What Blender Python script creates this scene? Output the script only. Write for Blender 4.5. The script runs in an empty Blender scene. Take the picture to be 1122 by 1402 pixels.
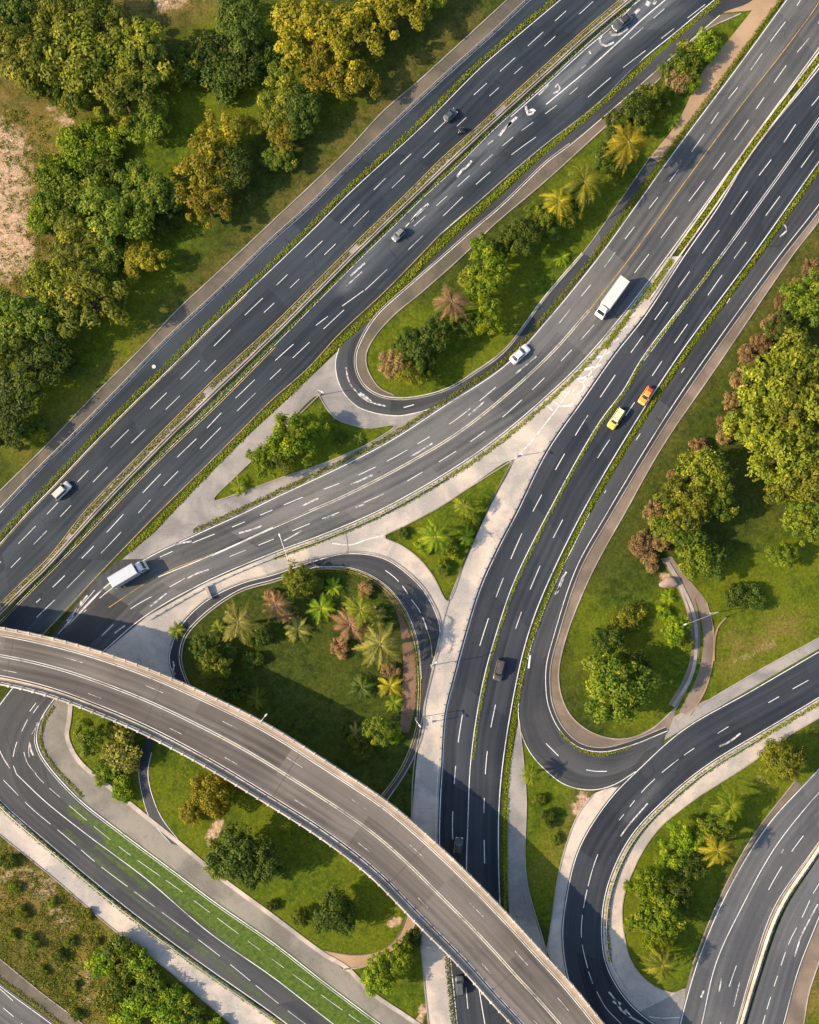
import bpy, bmesh, math, random
import numpy as np
from mathutils import Vector, Matrix
from mathutils.geometry import tessellate_polygon
random.seed(7); RNG = np.random.default_rng(7)
S = 0.16            # metres per photo unit on the ground
H = 190.0           # camera height
NX, NY = 600.0, 900.0
scene = bpy.context.scene
col = scene.collection

def at(px, py, z=0.0):
    k = (H - z) / H
    return Vector(((NX - 561) * S + (px - NX) * S * k, (701 - NY) * S - (py - NY) * S * k, z))

# ------------------------------------------------------------------ materials
class NT:
    def __init__(s, name):
        s.m = bpy.data.materials.new(name); s.m.use_nodes = True
        s.t = s.m.node_tree; s.n = s.t.nodes; s.l = s.t.links
        s.b = s.n['Principled BSDF']; s.b.inputs['Roughness'].default_value = 0.85
        s.b.inputs['Specular IOR Level'].default_value = 0.25
    def put(s, sock, v):
        if isinstance(v, bpy.types.NodeSocket): s.l.new(v, sock)
        elif v is not None:
            if isinstance(v, tuple) and len(v) == 3 and sock.type == 'RGBA': v = (*v, 1)
            sock.default_value = v
    def coord(s, kind='Object', scale=(1, 1, 1), rot=0):
        c = s.n.new('ShaderNodeTexCoord'); m = s.n.new('ShaderNodeMapping')
        s.l.new(c.outputs[kind], m.inputs[0]); m.inputs['Scale'].default_value = scale
        m.inputs['Rotation'].default_value = (0, 0, rot)
        return m.outputs[0]
    def noise(s, vec, scale, detail=4, rough=0.55, dist=0.0):
        t = s.n.new('ShaderNodeTexNoise'); s.put(t.inputs['Vector'], vec)
        t.inputs['Scale'].default_value = scale; t.inputs['Detail'].default_value = detail
        t.inputs['Roughness'].default_value = rough; t.inputs['Distortion'].default_value = dist
        return t.outputs['Fac']
    def voro(s, vec, scale, feat='F1'):
        t = s.n.new('ShaderNodeTexVoronoi'); t.feature = feat; s.put(t.inputs['Vector'], vec)
        t.inputs['Scale'].default_value = scale
        return t.outputs['Distance']
    def rng(s, v, a, b, c=0.0, d=1.0):
        t = s.n.new('ShaderNodeMapRange'); t.interpolation_type = 'SMOOTHSTEP'; s.put(t.inputs[0], v)
        for i, x in enumerate((a, b, c, d)): t.inputs[i + 1].default_value = x
        return t.outputs[0]
    def math(s, op, a, b=None):
        t = s.n.new('ShaderNodeMath'); t.operation = op; t.use_clamp = op in ('MULTIPLY', 'ADD', 'SUBTRACT')
        s.put(t.inputs[0], a); s.put(t.inputs[1], b); return t.outputs[0]
    def mix(s, f, a, b, mode='MIX'):
        t = s.n.new('ShaderNodeMix'); t.data_type = 'RGBA'; t.blend_type = mode
        s.put(t.inputs[0], f); s.put(t.inputs[6], a); s.put(t.inputs[7], b); return t.outputs[2]
    def attr(s, name):
        t = s.n.new('ShaderNodeAttribute'); t.attribute_name = name; return t.outputs['Fac']
    def bump(s, h, strength=0.4, dist=0.1):
        t = s.n.new('ShaderNodeBump'); s.put(t.inputs['Height'], h)
        t.inputs['Strength'].default_value = strength; t.inputs['Distance'].default_value = dist
        s.l.new(t.outputs[0], s.b.inputs['Normal'])
    def col(s, c): s.put(s.b.inputs['Base Color'], c); return s

def asphalt(name, dark, light, streak=0.5, rough=0.75):
    k = NT(name); o = k.coord('Object'); u = k.coord('UV', (1.1, 0.028, 1))
    st = k.rng(k.noise(u, 1.0, 5, 0.6), 0.32, 0.68)
    u2 = k.coord('UV', (0.28, 0.012, 1)); lane = k.rng(k.noise(u2, 1.0, 2, 0.5), 0.35, 0.65)
    big = k.rng(k.noise(o, 0.045, 4, 0.6, 0.4), 0.35, 0.66)
    f = k.math('ADD', k.math('MULTIPLY', st, streak * 0.45), k.math('MULTIPLY', big, 0.40))
    f = k.math('ADD', f, k.math('MULTIPLY', lane, streak * 0.35))
    ux = k.n.new('ShaderNodeSeparateXYZ'); k.l.new(k.coord('UV'), ux.inputs[0])
    wt = k.n.new('ShaderNodeMath'); wt.operation = 'SINE'; k.l.new(k.rng(ux.outputs[0], 0, 35, 0, 35 * 3.59), wt.inputs[0]) if 0 else None
    mu = k.n.new('ShaderNodeMath'); mu.operation = 'MULTIPLY'; k.l.new(ux.outputs[0], mu.inputs[0]); mu.inputs[1].default_value = 3.59; k.l.new(mu.outputs[0], wt.inputs[0])
    f = k.math('ADD', f, k.math('MULTIPLY', k.rng(wt.outputs[0], -1, 1, 0, .34), k.rng(k.noise(k.coord('UV', (.2, .01, 1)), 1.0, 3), .35, .62)))
    f = k.math('SUBTRACT', f, .08)
    c = k.mix(f, dark, light)
    wear = k.math('MULTIPLY', k.attr('wear'), k.rng(k.noise(k.coord('UV', (0.45, 0.07, 1)), 1.0, 5, 0.6), 0.25, 0.62))
    c = k.mix(wear, c, tuple(min(.34, x * 1.2 + .10) for x in light))
    sp = k.rng(k.noise(o, 5.0, 3, 0.7), 0.3, 0.7, 0.84, 1.14)
    g = k.n.new('ShaderNodeCombineColor')
    for i in range(3): k.l.new(sp, g.inputs[i])
    c = k.mix(1.0, c, g.outputs[0], 'MULTIPLY')
    # resurfaced panels: each lane-wide stretch a slightly different mix
    pu = k.coord('UV', (1 / 3.5, 1 / 21.0, 1)); fl = k.n.new('ShaderNodeVectorMath'); fl.operation = 'FLOOR'; k.l.new(pu, fl.inputs[0])
    wn = k.n.new('ShaderNodeTexWhiteNoise'); wn.noise_dimensions = '2D'; k.l.new(fl.outputs[0], wn.inputs['Vector'])
    pt = k.rng(wn.outputs['Value'], 0.72, 0.80, 0, 0.30)
    c = k.mix(pt, c, tuple(x * .65 for x in dark))
    pt2 = k.rng(wn.outputs['Value'], 0.20, 0.12, 0, 0.30)
    c = k.mix(pt2, c, tuple(x * 1.25 for x in light))
    # tar seams and cracks
    cr = k.rng(k.voro(k.coord('UV', (0.35, 0.11, 1)), 0.55, 'DISTANCE_TO_EDGE'), 0.0, 0.012, 0.5, 0.0)
    cr = k.math('MULTIPLY', cr, k.rng(k.noise(o, 0.12, 2), 0.5, 0.62))
    c = k.mix(cr, c, tuple(x * 0.5 for x in dark))
    # small oil spots and patched rectangles
    oil = k.rng(k.noise(k.coord('UV', (0.5, 0.2, 1)), 0.9, 2), 0.68, 0.78, 0, 0.45)
    c = k.mix(oil, c, tuple(x * 0.6 for x in dark))
    # moss and creeping grass over the surface
    mo = k.math('ADD', k.attr('moss'), k.math('MULTIPLY', k.rng(k.noise(k.coord('UV', (0.55, 0.13, 1)), 1.5, 6, 0.7), 0.2, 0.8, 0, 0.75), k.attr('moss')))
    mo = k.rng(k.math('MULTIPLY', mo, k.rng(k.noise(k.coord('UV', (0.8, 0.18, 1)), 0.9, 6, 0.7), 0.25, 0.6, 0.5, 1.0)), 0.28, 0.85)
    green = k.mix(k.rng(k.noise(o, 1.2, 6, 0.7), 0.3, 0.7), (0.022, 0.052, 0.003), (0.078, 0.125, 0.007))
    c = k.mix(mo, c, green)
    k.col(c); k.b.inputs['Roughness'].default_value = rough
    k.bump(k.noise(o, 9, 4, 0.7), 0.25, 0.03)
    return k.m

def concrete(name, a, b, stain, joint=True):
    k = NT(name); o = k.coord('Object')
    f = k.rng(k.noise(o, 0.09, 5, 0.62, 0.5), 0.36, 0.64)
    c = k.mix(f, a, b)
    c = k.mix(k.rng(k.noise(o, 0.5, 6, 0.7, 0.8), 0.5, 0.78, 0, 0.6), c, stain)
    c = k.mix(k.rng(k.noise(o, 3.5, 4, 0.75), 0.3, 0.75, 0, 0.35), c, tuple(x * 1.2 for x in b))
    wob = k.n.new('ShaderNodeVectorMath'); wob.operation = 'ADD'; nz = k.n.new('ShaderNodeTexNoise'); nz.inputs['Scale'].default_value = .35; nz.inputs['Detail'].default_value = 5
    k.l.new(o, nz.inputs['Vector']); sc_ = k.n.new('ShaderNodeVectorMath'); sc_.operation = 'SCALE'; sc_.inputs['Scale'].default_value = 5.0
    k.l.new(nz.outputs['Color'], sc_.inputs[0]); k.l.new(sc_.outputs[0], wob.inputs[0]); k.l.new(o, wob.inputs[1])
    cr = k.rng(k.voro(wob.outputs[0], 0.10, 'DISTANCE_TO_EDGE'), 0.0, 0.007, 0.5, 0.0)
    cr = k.math('MULTIPLY', cr, k.rng(k.noise(o, 0.06, 3), 0.52, 0.60))
    c = k.mix(cr, c, tuple(x * 0.4 for x in stain))
    u = k.coord('UV', (0.001, 0.2, 1)); sx = k.n.new('ShaderNodeSeparateXYZ'); k.l.new(u, sx.inputs[0])
    jn = k.math('FRACT', sx.outputs[1]); c = k.mix(k.math('MULTIPLY', k.rng(jn, 0.0, 0.03, 0.35, 0.0), k.rng(k.noise(o, .2, 2), .4, .6)), c, tuple(x * 0.6 for x in stain))
    gr = k.math('MULTIPLY', k.rng(k.noise(o, 0.35, 6, 0.75), 0.63, 0.73), k.rng(k.noise(o, 2.0, 3), .35, .65))
    c = k.mix(k.math('MULTIPLY', gr, k.math('ADD', 0.10, k.attr('moss'))), c, (0.07, 0.10, 0.02))
    k.col(c); k.b.inputs['Roughness'].default_value = 0.9
    k.bump(k.noise(o, 6, 5, 0.7), 0.3, 0.03)
    return k.m

def paint(name, c0, under, lo=0.52, hi=0.72):
    k = NT(name); o = k.coord('Object')
    w = k.rng(k.noise(o, 1.3, 6, 0.7), lo, hi, 0, 0.8)
    w2 = k.rng(k.noise(o, 0.13, 3, 0.6), 0.48, 0.7, 0, 0.55)
    c = k.mix(k.math('ADD', w, w2), c0, under)
    k.col(c); k.b.inputs['Roughness'].default_value = 0.6
    return k.m

def plain(name, c, rough=0.6, metal=0.0, spec=0.4, var=0.12):
    k = NT(name); o = k.coord('Object')
    f = k.rng(k.noise(o, 2.5, 4, 0.6), 0.3, 0.7)
    k.col(k.mix(f, tuple(x * (1 - var) for x in c), tuple(min(1, x * (1 + var)) for x in c)))
    k.b.inputs['Roughness'].default_value = rough; k.b.inputs['Metallic'].default_value = metal
    k.b.inputs['Specular IOR Level'].default_value = spec
    return k.m

def carpaint(name, c, rough=0.3):
    k = NT(name); o = k.coord('Object')
    dust = k.rng(k.noise(o, 1.6, 5, 0.65), 0.35, 0.75, 0, 0.22)
    k.col(k.mix(dust, c, (0.30, 0.27, 0.22))); k.b.inputs['Roughness'].default_value = rough
    k.b.inputs['Coat Weight'].default_value = 0.5; k.b.inputs['Coat Roughness'].default_value = 0.12
    k.b.inputs['Specular IOR Level'].default_value = 0.5
    return k.m

def foliage(name, a, b, tip):
    k = NT(name)
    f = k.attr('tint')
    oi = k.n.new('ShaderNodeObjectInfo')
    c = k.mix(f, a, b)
    c = k.mix(k.rng(f, 0.72, 1.0, 0, 0.75), c, tip)  # bright end of the tint: sunlit highlights painted into the leaf colour
    hs = k.n.new('ShaderNodeHueSaturation'); k.l.new(c, hs.inputs['Color'])
    k.l.new(k.rng(oi.outputs['Random'], 0, 1, 0.493, 0.507), hs.inputs['Hue'])
    k.l.new(k.rng(oi.outputs['Random'], 0, 1, 0.78, 1.22), hs.inputs['Value'])
    k.col(hs.outputs[0]); k.b.inputs['Roughness'].default_value = 0.6
    k.b.inputs['Specular IOR Level'].default_value = 0.2
    tr = k.n.new('ShaderNodeBsdfTranslucent'); k.l.new(hs.outputs[0], tr.inputs['Color'])
    mx = k.n.new('ShaderNodeMixShader'); mx.inputs[0].default_value = 0.38
    k.l.new(k.b.outputs[0], mx.inputs[1]); k.l.new(tr.outputs[0], mx.inputs[2])
    k.l.new(mx.outputs[0], k.n['Material Output'].inputs['Surface'])
    return k.m

def grassmat(name):
    k = NT(name); o = k.coord('Object')
    n1 = k.rng(k.noise(o, 0.07, 5, 0.6, 0.3), 0.33, 0.67)
    n2 = k.rng(k.noise(o, 0.55, 7, 0.72, 0.4), 0.32, 0.68)
    n3 = k.rng(k.noise(o, 3.2, 5, 0.75), 0.28, 0.72)
    dull = k.mix(n2, (0.014, 0.030, 0.004), (0.054, 0.072, 0.010))
    dull = k.mix(k.math('MULTIPLY', n1, 0.45), dull, (0.070, 0.078, 0.011))
    lush = k.mix(n2, (0.028, 0.056, 0.004), (0.088, 0.120, 0.007))
    lush = k.mix(k.math('MULTIPLY', n1, 0.6), lush, (0.125, 0.140, 0.008))
    ls = k.rng(k.math('ADD', k.attr('lush'), k.math('MULTIPLY', k.math('SUBTRACT', n1, 0.4), 0.3)), 0.25, 0.7)
    c = k.mix(ls, dull, lush)
    dr = k.math('MULTIPLY', k.attr('dry'), k.rng(k.noise(o, 0.3, 7, 0.72, 0.5), 0.36, 0.58))
    c = k.mix(dr, c, k.mix(n3, (0.12, 0.085, 0.022), (0.22, 0.155, 0.045)))
    so = k.rng(k.math('MULTIPLY', k.attr('soil'), k.rng(k.noise(o, 0.35, 8, 0.78, 0.6), 0.34, 0.66, 0.45, 1.0)), 0.34, 0.62)
    sand = k.mix(k.rng(k.noise(o, 0.8, 7, 0.75, 0.6), 0.35, 0.68), (0.30, 0.20, 0.125), (0.50, 0.36, 0.24))
    sand = k.mix(k.rng(k.noise(o, 0.33, 4, .7), 0.58, 0.7, 0, 0.75), sand, (0.12, 0.085, 0.045))
    c = k.mix(so, c, sand)
    tuft = k.rng(k.noise(o, 1.5, 6, 0.8), 0.3, 0.7, 0.6, 1.35)
    g = k.n.new('ShaderNodeCombineColor')
    for i in range(3): k.l.new(tuft, g.inputs[i])
    c = k.mix(1.0, c, g.outputs[0], 'MULTIPLY')
    k.col(c); k.b.inputs['Roughness'].default_value = 0.95; k.b.inputs['Specular IOR Level'].default_value = 0.1
    k.bump(k.math('ADD', k.math('MULTIPLY', k.noise(o, 1.1, 6, 0.75), 0.7), k.math('MULTIPLY', k.noise(o, 5, 5, 0.75), 0.4)), 0.9, 0.35)
    return k.m

M = dict(
    ground=grassmat('grass_ground'),
    highway=asphalt('dark_asphalt', (0.006, 0.012, 0.020), (0.036, 0.046, 0.058), 0.75),
    grey=asphalt('grey_asphalt', (0.034, 0.040, 0.046), (0.129, 0.125, 0.120), 0.7),
    ramp=asphalt('ramp_asphalt', (0.020, 0.023, 0.030), (0.065, 0.067, 0.070), 0.5),
    black=asphalt('new_asphalt', (0.008, 0.013, 0.021), (0.040, 0.046, 0.057), 0.75),
    pale=asphalt('pale_asphalt', (0.052, 0.057, 0.067), (0.125, 0.125, 0.127), 0.5),
    deck=asphalt('deck_asphalt', (0.045, 0.041, 0.039), (0.148, 0.131, 0.118), 0.95),
    conc=concrete('tan_concrete', (0.235, 0.230, 0.225), (0.470, 0.398, 0.335), (0.17, 0.15, 0.135)),
    cgrey=concrete('grey_concrete', (0.136, 0.136, 0.138), (0.272, 0.252, 0.232), (0.096, 0.092, 0.088)),
    brown=concrete('brown_paving', (0.105, 0.082, 0.064), (0.195, 0.150, 0.118), (0.085, 0.068, 0.055)),
    verge=concrete('verge_gravel', (0.060, 0.058, 0.044), (0.135, 0.108, 0.082), (0.05, 0.055, 0.028)),
    mulch=concrete('mulch', (0.090, 0.056, 0.038), (0.180, 0.113, 0.072), (0.054, 0.036, 0.027)),
    sandpath=concrete('sand_path', (0.240, 0.160, 0.096), (0.336, 0.232, 0.144), (0.160, 0.112, 0.072)),
    kerb=concrete('kerb_stone', (0.238, 0.217, 0.189), (0.350, 0.315, 0.273), (0.140, 0.126, 0.112)),
    parapet=concrete('parapet_concrete', (0.421, 0.367, 0.304), (0.546, 0.476, 0.406), (0.234, 0.195, 0.164)),
    walk=concrete('walkway', (0.272, 0.208, 0.152), (0.352, 0.272, 0.200), (0.176, 0.136, 0.100)),
    white=paint('white_paint', (0.62, 0.62, 0.61), (0.138, 0.138, 0.142)),
    worn=paint('worn_paint', (0.533, 0.525, 0.518), (0.111, 0.111, 0.115), 0.42, 0.6),
    gorepaint=paint('gore_paint', (0.66, 0.65, 0.63), (0.36, 0.33, 0.30), 0.40, 0.62),
    cmoss=concrete('mossy_concrete', (0.11, 0.105, 0.09), (0.22, 0.20, 0.17), (0.085, 0.085, 0.06)),
    yellow=paint('yellow_paint', (0.510, 0.340, 0.060), (0.128, 0.102, 0.051), 0.45, 0.7),
    steel=plain('galvanised_steel', (0.52, 0.53, 0.54), 0.45, 0.6),
    lampmetal=plain('lamp_metal', (0.372, 0.360, 0.342), 0.45, 0.3),
    lens=plain('lamp_lens', (0.488, 0.488, 0.468), 0.25),
    glass=plain('dark_glass', (0.015, 0.020, 0.026), 0.08, 0.0, 0.6),
    rubber=plain('tyre_rubber', (0.018, 0.018, 0.018), 0.9),
    rim=plain('wheel_rim', (0.45, 0.45, 0.46), 0.35, 0.8),
    chassis=plain('black_chassis', (0.03, 0.03, 0.032), 0.7),
    headlamp=plain('headlamp_glass', (0.75, 0.75, 0.72), 0.15),
    amber=plain('amber_lamp', (0.75, 0.50, 0.04), 0.25),
    tail=plain('tail_lamp', (0.35, 0.02, 0.02), 0.25),
    bark=plain('bark', (0.11, 0.08, 0.055), 0.95, 0, 0.1, 0.4),
    palmbark=plain('palm_bark', (0.16, 0.115, 0.075), 0.95, 0, 0.1, 0.4),
    rock=concrete('rock', (0.2, 0.15, 0.12), (0.33, 0.25, 0.2), (0.12, 0.09, 0.075)),
)
F = dict(
    dark=foliage('leaf_dark', (0.0396, 0.0756, 0.0090), (0.1104, 0.1437, 0.0138), (0.2250, 0.2040, 0.0180)),
    mid=foliage('leaf_mid', (0.0612, 0.1116, 0.0090), (0.2061, 0.2300, 0.0138), (0.4250, 0.3480, 0.0220)),
    olive=foliage('leaf_olive', (0.0900, 0.1224, 0.0090), (0.2818, 0.2932, 0.0196), (0.5750, 0.4560, 0.0380)),
    gold=foliage('leaf_sunlit_gold', (0.130, 0.122, 0.007), (0.36, 0.295, 0.016), (0.58, 0.45, 0.030)),  # golden sunlight on the crowns mixed into this leaf colour
    bright=foliage('leaf_bright', (0.0900, 0.1656, 0.0060), (0.2797, 0.3378, 0.0115), (0.4750, 0.4440, 0.0160)),
    red=foliage('leaf_red', (0.2160, 0.1260, 0.0510), (0.4416, 0.2660, 0.1092), (0.5750, 0.3840, 0.1700)),
    brown=foliage('leaf_brown', (0.1800, 0.1260, 0.0480), (0.3680, 0.2372, 0.0920), (0.5000, 0.3360, 0.1300)),
    yellow=foliage('leaf_yellow', (0.120, 0.125, 0.018), (0.38, 0.34, 0.065), (0.60, 0.52, 0.14)),
    hedge=foliage('leaf_hedge', (0.0990, 0.1440, 0.0075), (0.3072, 0.2937, 0.0120), (0.6250, 0.4800, 0.0250)),
)

# ------------------------------------------------------------------ object helpers
def link(name, mesh, parent=None):
    o = bpy.data.objects.new(name, mesh); col.objects.link(o)
    if parent: o.parent = parent
    return o
def tag(o, label=None, cat=None, group=None, kind=None):
    if label: o['label'] = label
    if cat: o['category'] = cat
    if group: o['group'] = group
    if kind: o['kind'] = kind
    return o
def empty(name, loc=(0, 0, 0), rz=0.0, label=None, cat=None, group=None):
    o = link(name, None); o.empty_display_size = 0.5; o.location = loc; o.rotation_euler = (0, 0, rz)
    return tag(o, label, cat, group)
def children(o): return [c for c in bpy.data.objects if c.parent == o]
def mk(name, verts, faces, m, parent=None, smooth=False, uvs=None, attrs=None):
    me = bpy.data.meshes.new(name); me.from_pydata([tuple(v) for v in verts], [], faces)
    if m: me.materials.append(m)
    if uvs is not None:
        l = me.uv_layers.new(name='UVMap')
        for lp in me.loops: l.data[lp.index].uv = uvs[lp.vertex_index]
    for k, a in (attrs or {}).items():
        at_ = me.attributes.new(k, 'FLOAT', 'POINT'); at_.data.foreach_set('value', np.asarray(a, dtype=np.float32))
    if smooth: me.polygons.foreach_set('use_smooth', [True] * len(me.polygons))
    me.update(); return link(name, me, parent)
def obm(name, bm, m, parent=None, smooth=False, bevel=0):
    if bevel: bmesh.ops.bevel(bm, geom=bm.edges[:], offset=bevel, segments=2, affect='EDGES', profile=0.6, clamp_overlap=True)
    bmesh.ops.recalc_face_normals(bm, faces=bm.faces[:])
    me = bpy.data.meshes.new(name); bm.to_mesh(me); bm.free()
    for x in (m if isinstance(m, (list, tuple)) else [m]): me.materials.append(x)
    if smooth: me.polygons.foreach_set('use_smooth', [True] * len(me.polygons))
    return link(name, me, parent)
def box(bm, x0, x1, y0, y1, z0, z1, M4=None):
    r = bmesh.ops.create_cube(bm, size=1.0, matrix=(M4 or Matrix()) @ Matrix.Translation(((x0 + x1) / 2, (y0 + y1) / 2, (z0 + z1) / 2)) @ Matrix.Diagonal((x1 - x0, y1 - y0, z1 - z0, 1)))
    return r['verts']
def cyl(bm, r0, r1, p0, p1, n=10):
    p0, p1 = Vector(p0), Vector(p1); d = p1 - p0
    q = Vector((0, 0, 1)).rotation_difference(d.normalized()).to_matrix().to_4x4()
    bmesh.ops.create_cone(bm, cap_ends=True, segments=n, radius1=r0, radius2=r1, depth=d.length, matrix=Matrix.Translation((p0 + p1) / 2) @ q)

# ------------------------------------------------------------------ curves
def ext(pts, a=0, b=0):
    p = [tuple(map(float, q)) for q in pts]
    if a:
        d = np.subtract(p[0], p[1]); d = d / np.hypot(*d); p = [tuple(np.array(p[0]) + d * a)] + p
    if b:
        d = np.subtract(p[-1], p[-2]); d = d / np.hypot(*d); p = p + [tuple(np.array(p[-1]) + d * b)]
    return p
def spline(pts, z=0.0, step=1.2, n=None, closed=False):
    P = np.array([at(x, y, z)[:2] for x, y in pts])
    if len(P) == 2: D = P
    else:
        Q = np.vstack([P[-1], P, P[:2]]) if closed else np.vstack([2 * P[0] - P[1], P, 2 * P[-1] - P[-2]])
        out = []
        for i in range(1, len(Q) - 2):
            p0, p1, p2, p3 = Q[i - 1:i + 3]
            t = [0.0]
            for a, b in ((p0, p1), (p1, p2), (p2, p3)): t.append(t[-1] + max(1e-6, np.hypot(*(b - a))) ** 0.5)
            for u in np.linspace(t[1], t[2], 12, endpoint=False):
                A1 = (t[1] - u) / (t[1] - t[0]) * p0 + (u - t[0]) / (t[1] - t[0]) * p1
                A2 = (t[2] - u) / (t[2] - t[1]) * p1 + (u - t[1]) / (t[2] - t[1]) * p2
                A3 = (t[3] - u) / (t[3] - t[2]) * p2 + (u - t[2]) / (t[3] - t[2]) * p3
                B1 = (t[2] - u) / (t[2] - t[0]) * A1 + (u - t[0]) / (t[2] - t[0]) * A2
                B2 = (t[3] - u) / (t[3] - t[1]) * A2 + (u - t[1]) / (t[3] - t[1]) * A3
                out.append((t[2] - u) / (t[2] - t[1]) * B1 + (u - t[1]) / (t[2] - t[1]) * B2)
        out.append(Q[-2]); D = np.array(out)
    s = np.r_[0, np.cumsum(np.hypot(*np.diff(D, axis=0).T))]
    n = n or max(2, int(s[-1] / step) + 1)
    u = np.linspace(0, s[-1], n)
    return np.c_[np.interp(u, s, D[:, 0]), np.interp(u, s, D[:, 1])]
def normals(P):
    d = np.gradient(P, axis=0); d /= np.maximum(1e-9, np.hypot(d[:, 0], d[:, 1]))[:, None]
    return np.c_[-d[:, 1], d[:, 0]]
def length(P): return float(np.hypot(*np.diff(P, axis=0).T).sum())
def field(P, blobs):
    """soft amount at world points P from strokes (photo points, radius, amount)"""
    v = np.zeros(len(P))
    for pts, r, amt in blobs:
        W = np.array([at(x, y)[:2] for x, y in pts]); r = r * S
        d = np.full(len(P), 1e9)
        if len(W) == 1: d = np.hypot(*(P - W[0]).T)
        for a, b in zip(W[:-1], W[1:]):
            ab = b - a; t = np.clip(((P - a) @ ab) / (ab @ ab), 0, 1)
            d = np.minimum(d, np.hypot(*(P - a - t[:, None] * ab).T))
        v = np.maximum(v, amt * np.exp(-(d / r) ** 2.5))
    return v
WEAR = [([(700, 165), (640, 225), (560, 300)], 22, 0.55), ([(905, 0), (850, 45), (760, 125)], 24, 0.75),
        ([(560, 300), (470, 390)], 14, 0.6), ([(135, 800), (85, 850)], 16, .5), ([(520, 325), (505, 350)], 10, .6),
        ([(860, 1120), (900, 1075)], 8, .3), ([(640, 560), (480, 660), (380, 700)], 30, .22), ([(820, 400), (740, 480)], 25, .2)]
MOSS = [([(165, 1145), (250, 1212), (340, 1282), (430, 1352), (530, 1428)], 23, 1.35),
        ([(100, 1108), (160, 1150)], 12, .60), ([(90, 1138), (200, 1238), (300, 1318), (400, 1400)], 8, .44), ([(230, 1265), (330, 1345)], 8, .42), ([(135, 1160), (200, 1215)], 8, .5)]
CMOSS = [([(0, 685), (200, 482), (374, 312), (560, 142), (700, 5)], 16, .55), ([(150, 1100), (200, 1140), (300, 1215), (400, 1295), (470, 1350)], 22, 1.0), ([(400, 640), (330, 680)], 15, .5)]
def ribbon(name, L, R, z, m, nc=8, kind='structure', step=1.3, side=0.0):
    a = spline(L, z); n = max(2, int(max(length(a), length(spline(R, z))) / step))
    a = spline(L, z, n=n); b = spline(R, z, n=n)
    mid = (a + b) / 2; ss = np.r_[0, np.cumsum(np.hypot(*np.diff(mid, axis=0).T))]
    V = []; U = []
    for i in range(n):
        w = np.hypot(*(b[i] - a[i]))
        for j in range(nc + 1):
            t = j / nc; p = a[i] * (1 - t) + b[i] * t
            V.append((p[0], p[1], z)); U.append((w * t, ss[i]))
    Fc = [(i * (nc + 1) + j, i * (nc + 1) + j + 1, (i + 1) * (nc + 1) + j + 1, (i + 1) * (nc + 1) + j) for i in range(n - 1) for j in range(nc)]
    P = np.array(V)[:, :2]
    # face up
    v0, v1, v2 = [np.array(V[q]) for q in Fc[0][:3]]
    if np.cross(v1 - v0, v2 - v0)[2] < 0: Fc = [f[::-1] for f in Fc]
    o = mk(name, V, Fc, m, uvs=U, attrs=dict(wear=field(P, WEAR), moss=field(P, MOSS if 'asphalt' in m.name else CMOSS)))
    return tag(o, kind=kind) if kind else o
def poly(name, outer, holes, z, m, sm=True):
    loops = [[Vector((*p, z)) for p in spline(outer, z, 1.5, closed=True)[:-1]]] if sm else [[at(x, y, z) for x, y in outer]]
    for h in holes: loops.append([Vector((*p, z)) for p in spline(h, z, 1.2, closed=True)[:-1]])
    tri = tessellate_polygon(loops); V = [v for l in loops for v in l]
    o = mk(name, V, [tuple(t) for t in tri], m, uvs=[(v.x, v.y) for v in V])
    bm = bmesh.new(); bm.from_mesh(o.data); bmesh.ops.recalc_face_normals(bm, faces=bm.faces[:])
    if sum(f.normal.z for f in bm.faces) < 0: bmesh.ops.reverse_faces(bm, faces=bm.faces[:])
    bm.to_mesh(o.data); bm.free()
    return tag(o, kind='structure')

class Strips:
    """collects flat painted strips"""
    def __init__(s): s.V = []; s.F = []
    def add(s, P, w, z):
        w = w * .70 if w < .33 else w * .78; N = normals(P) * (w / 2); b = len(s.V)
        for p, n in zip(P, N): s.V += [(p[0] + n[0], p[1] + n[1], z), (p[0] - n[0], p[1] - n[1], z)]
        s.F += [(b + 2 * i, b + 2 * i + 1, b + 2 * i + 3, b + 2 * i + 2) for i in range(len(P) - 1)]
    def solid(s, pts, w, z, off=0.0):
        P = spline(pts, z, 0.9); P = P + normals(P) * off; s.add(P, w, z)
    def dash(s, pts, on, gap, w, z, off=0.0, start=0.0, jit=0.35):
        P = spline(pts, z, 0.3); P = P + normals(P) * off
        d = np.r_[0, np.cumsum(np.hypot(*np.diff(P, axis=0).T))]; t = start
        while t < d[-1]:
            l = on * (1 + random.uniform(-jit, jit)); e = min(t + l, d[-1])
            if random.random() > 0.04 and e - t > 0.4:
                u = np.linspace(t, e, max(2, int((e - t) / 1.0) + 1))
                s.add(np.c_[np.interp(u, d, P[:, 0]), np.interp(u, d, P[:, 1])], w, z)
            t = e + gap * (1 + random.uniform(-jit, jit))
    def build(s, name, m, parent=None):
        o = mk(name, s.V, s.F, m, parent)
        return tag(o, kind='structure') if not parent else o
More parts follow.
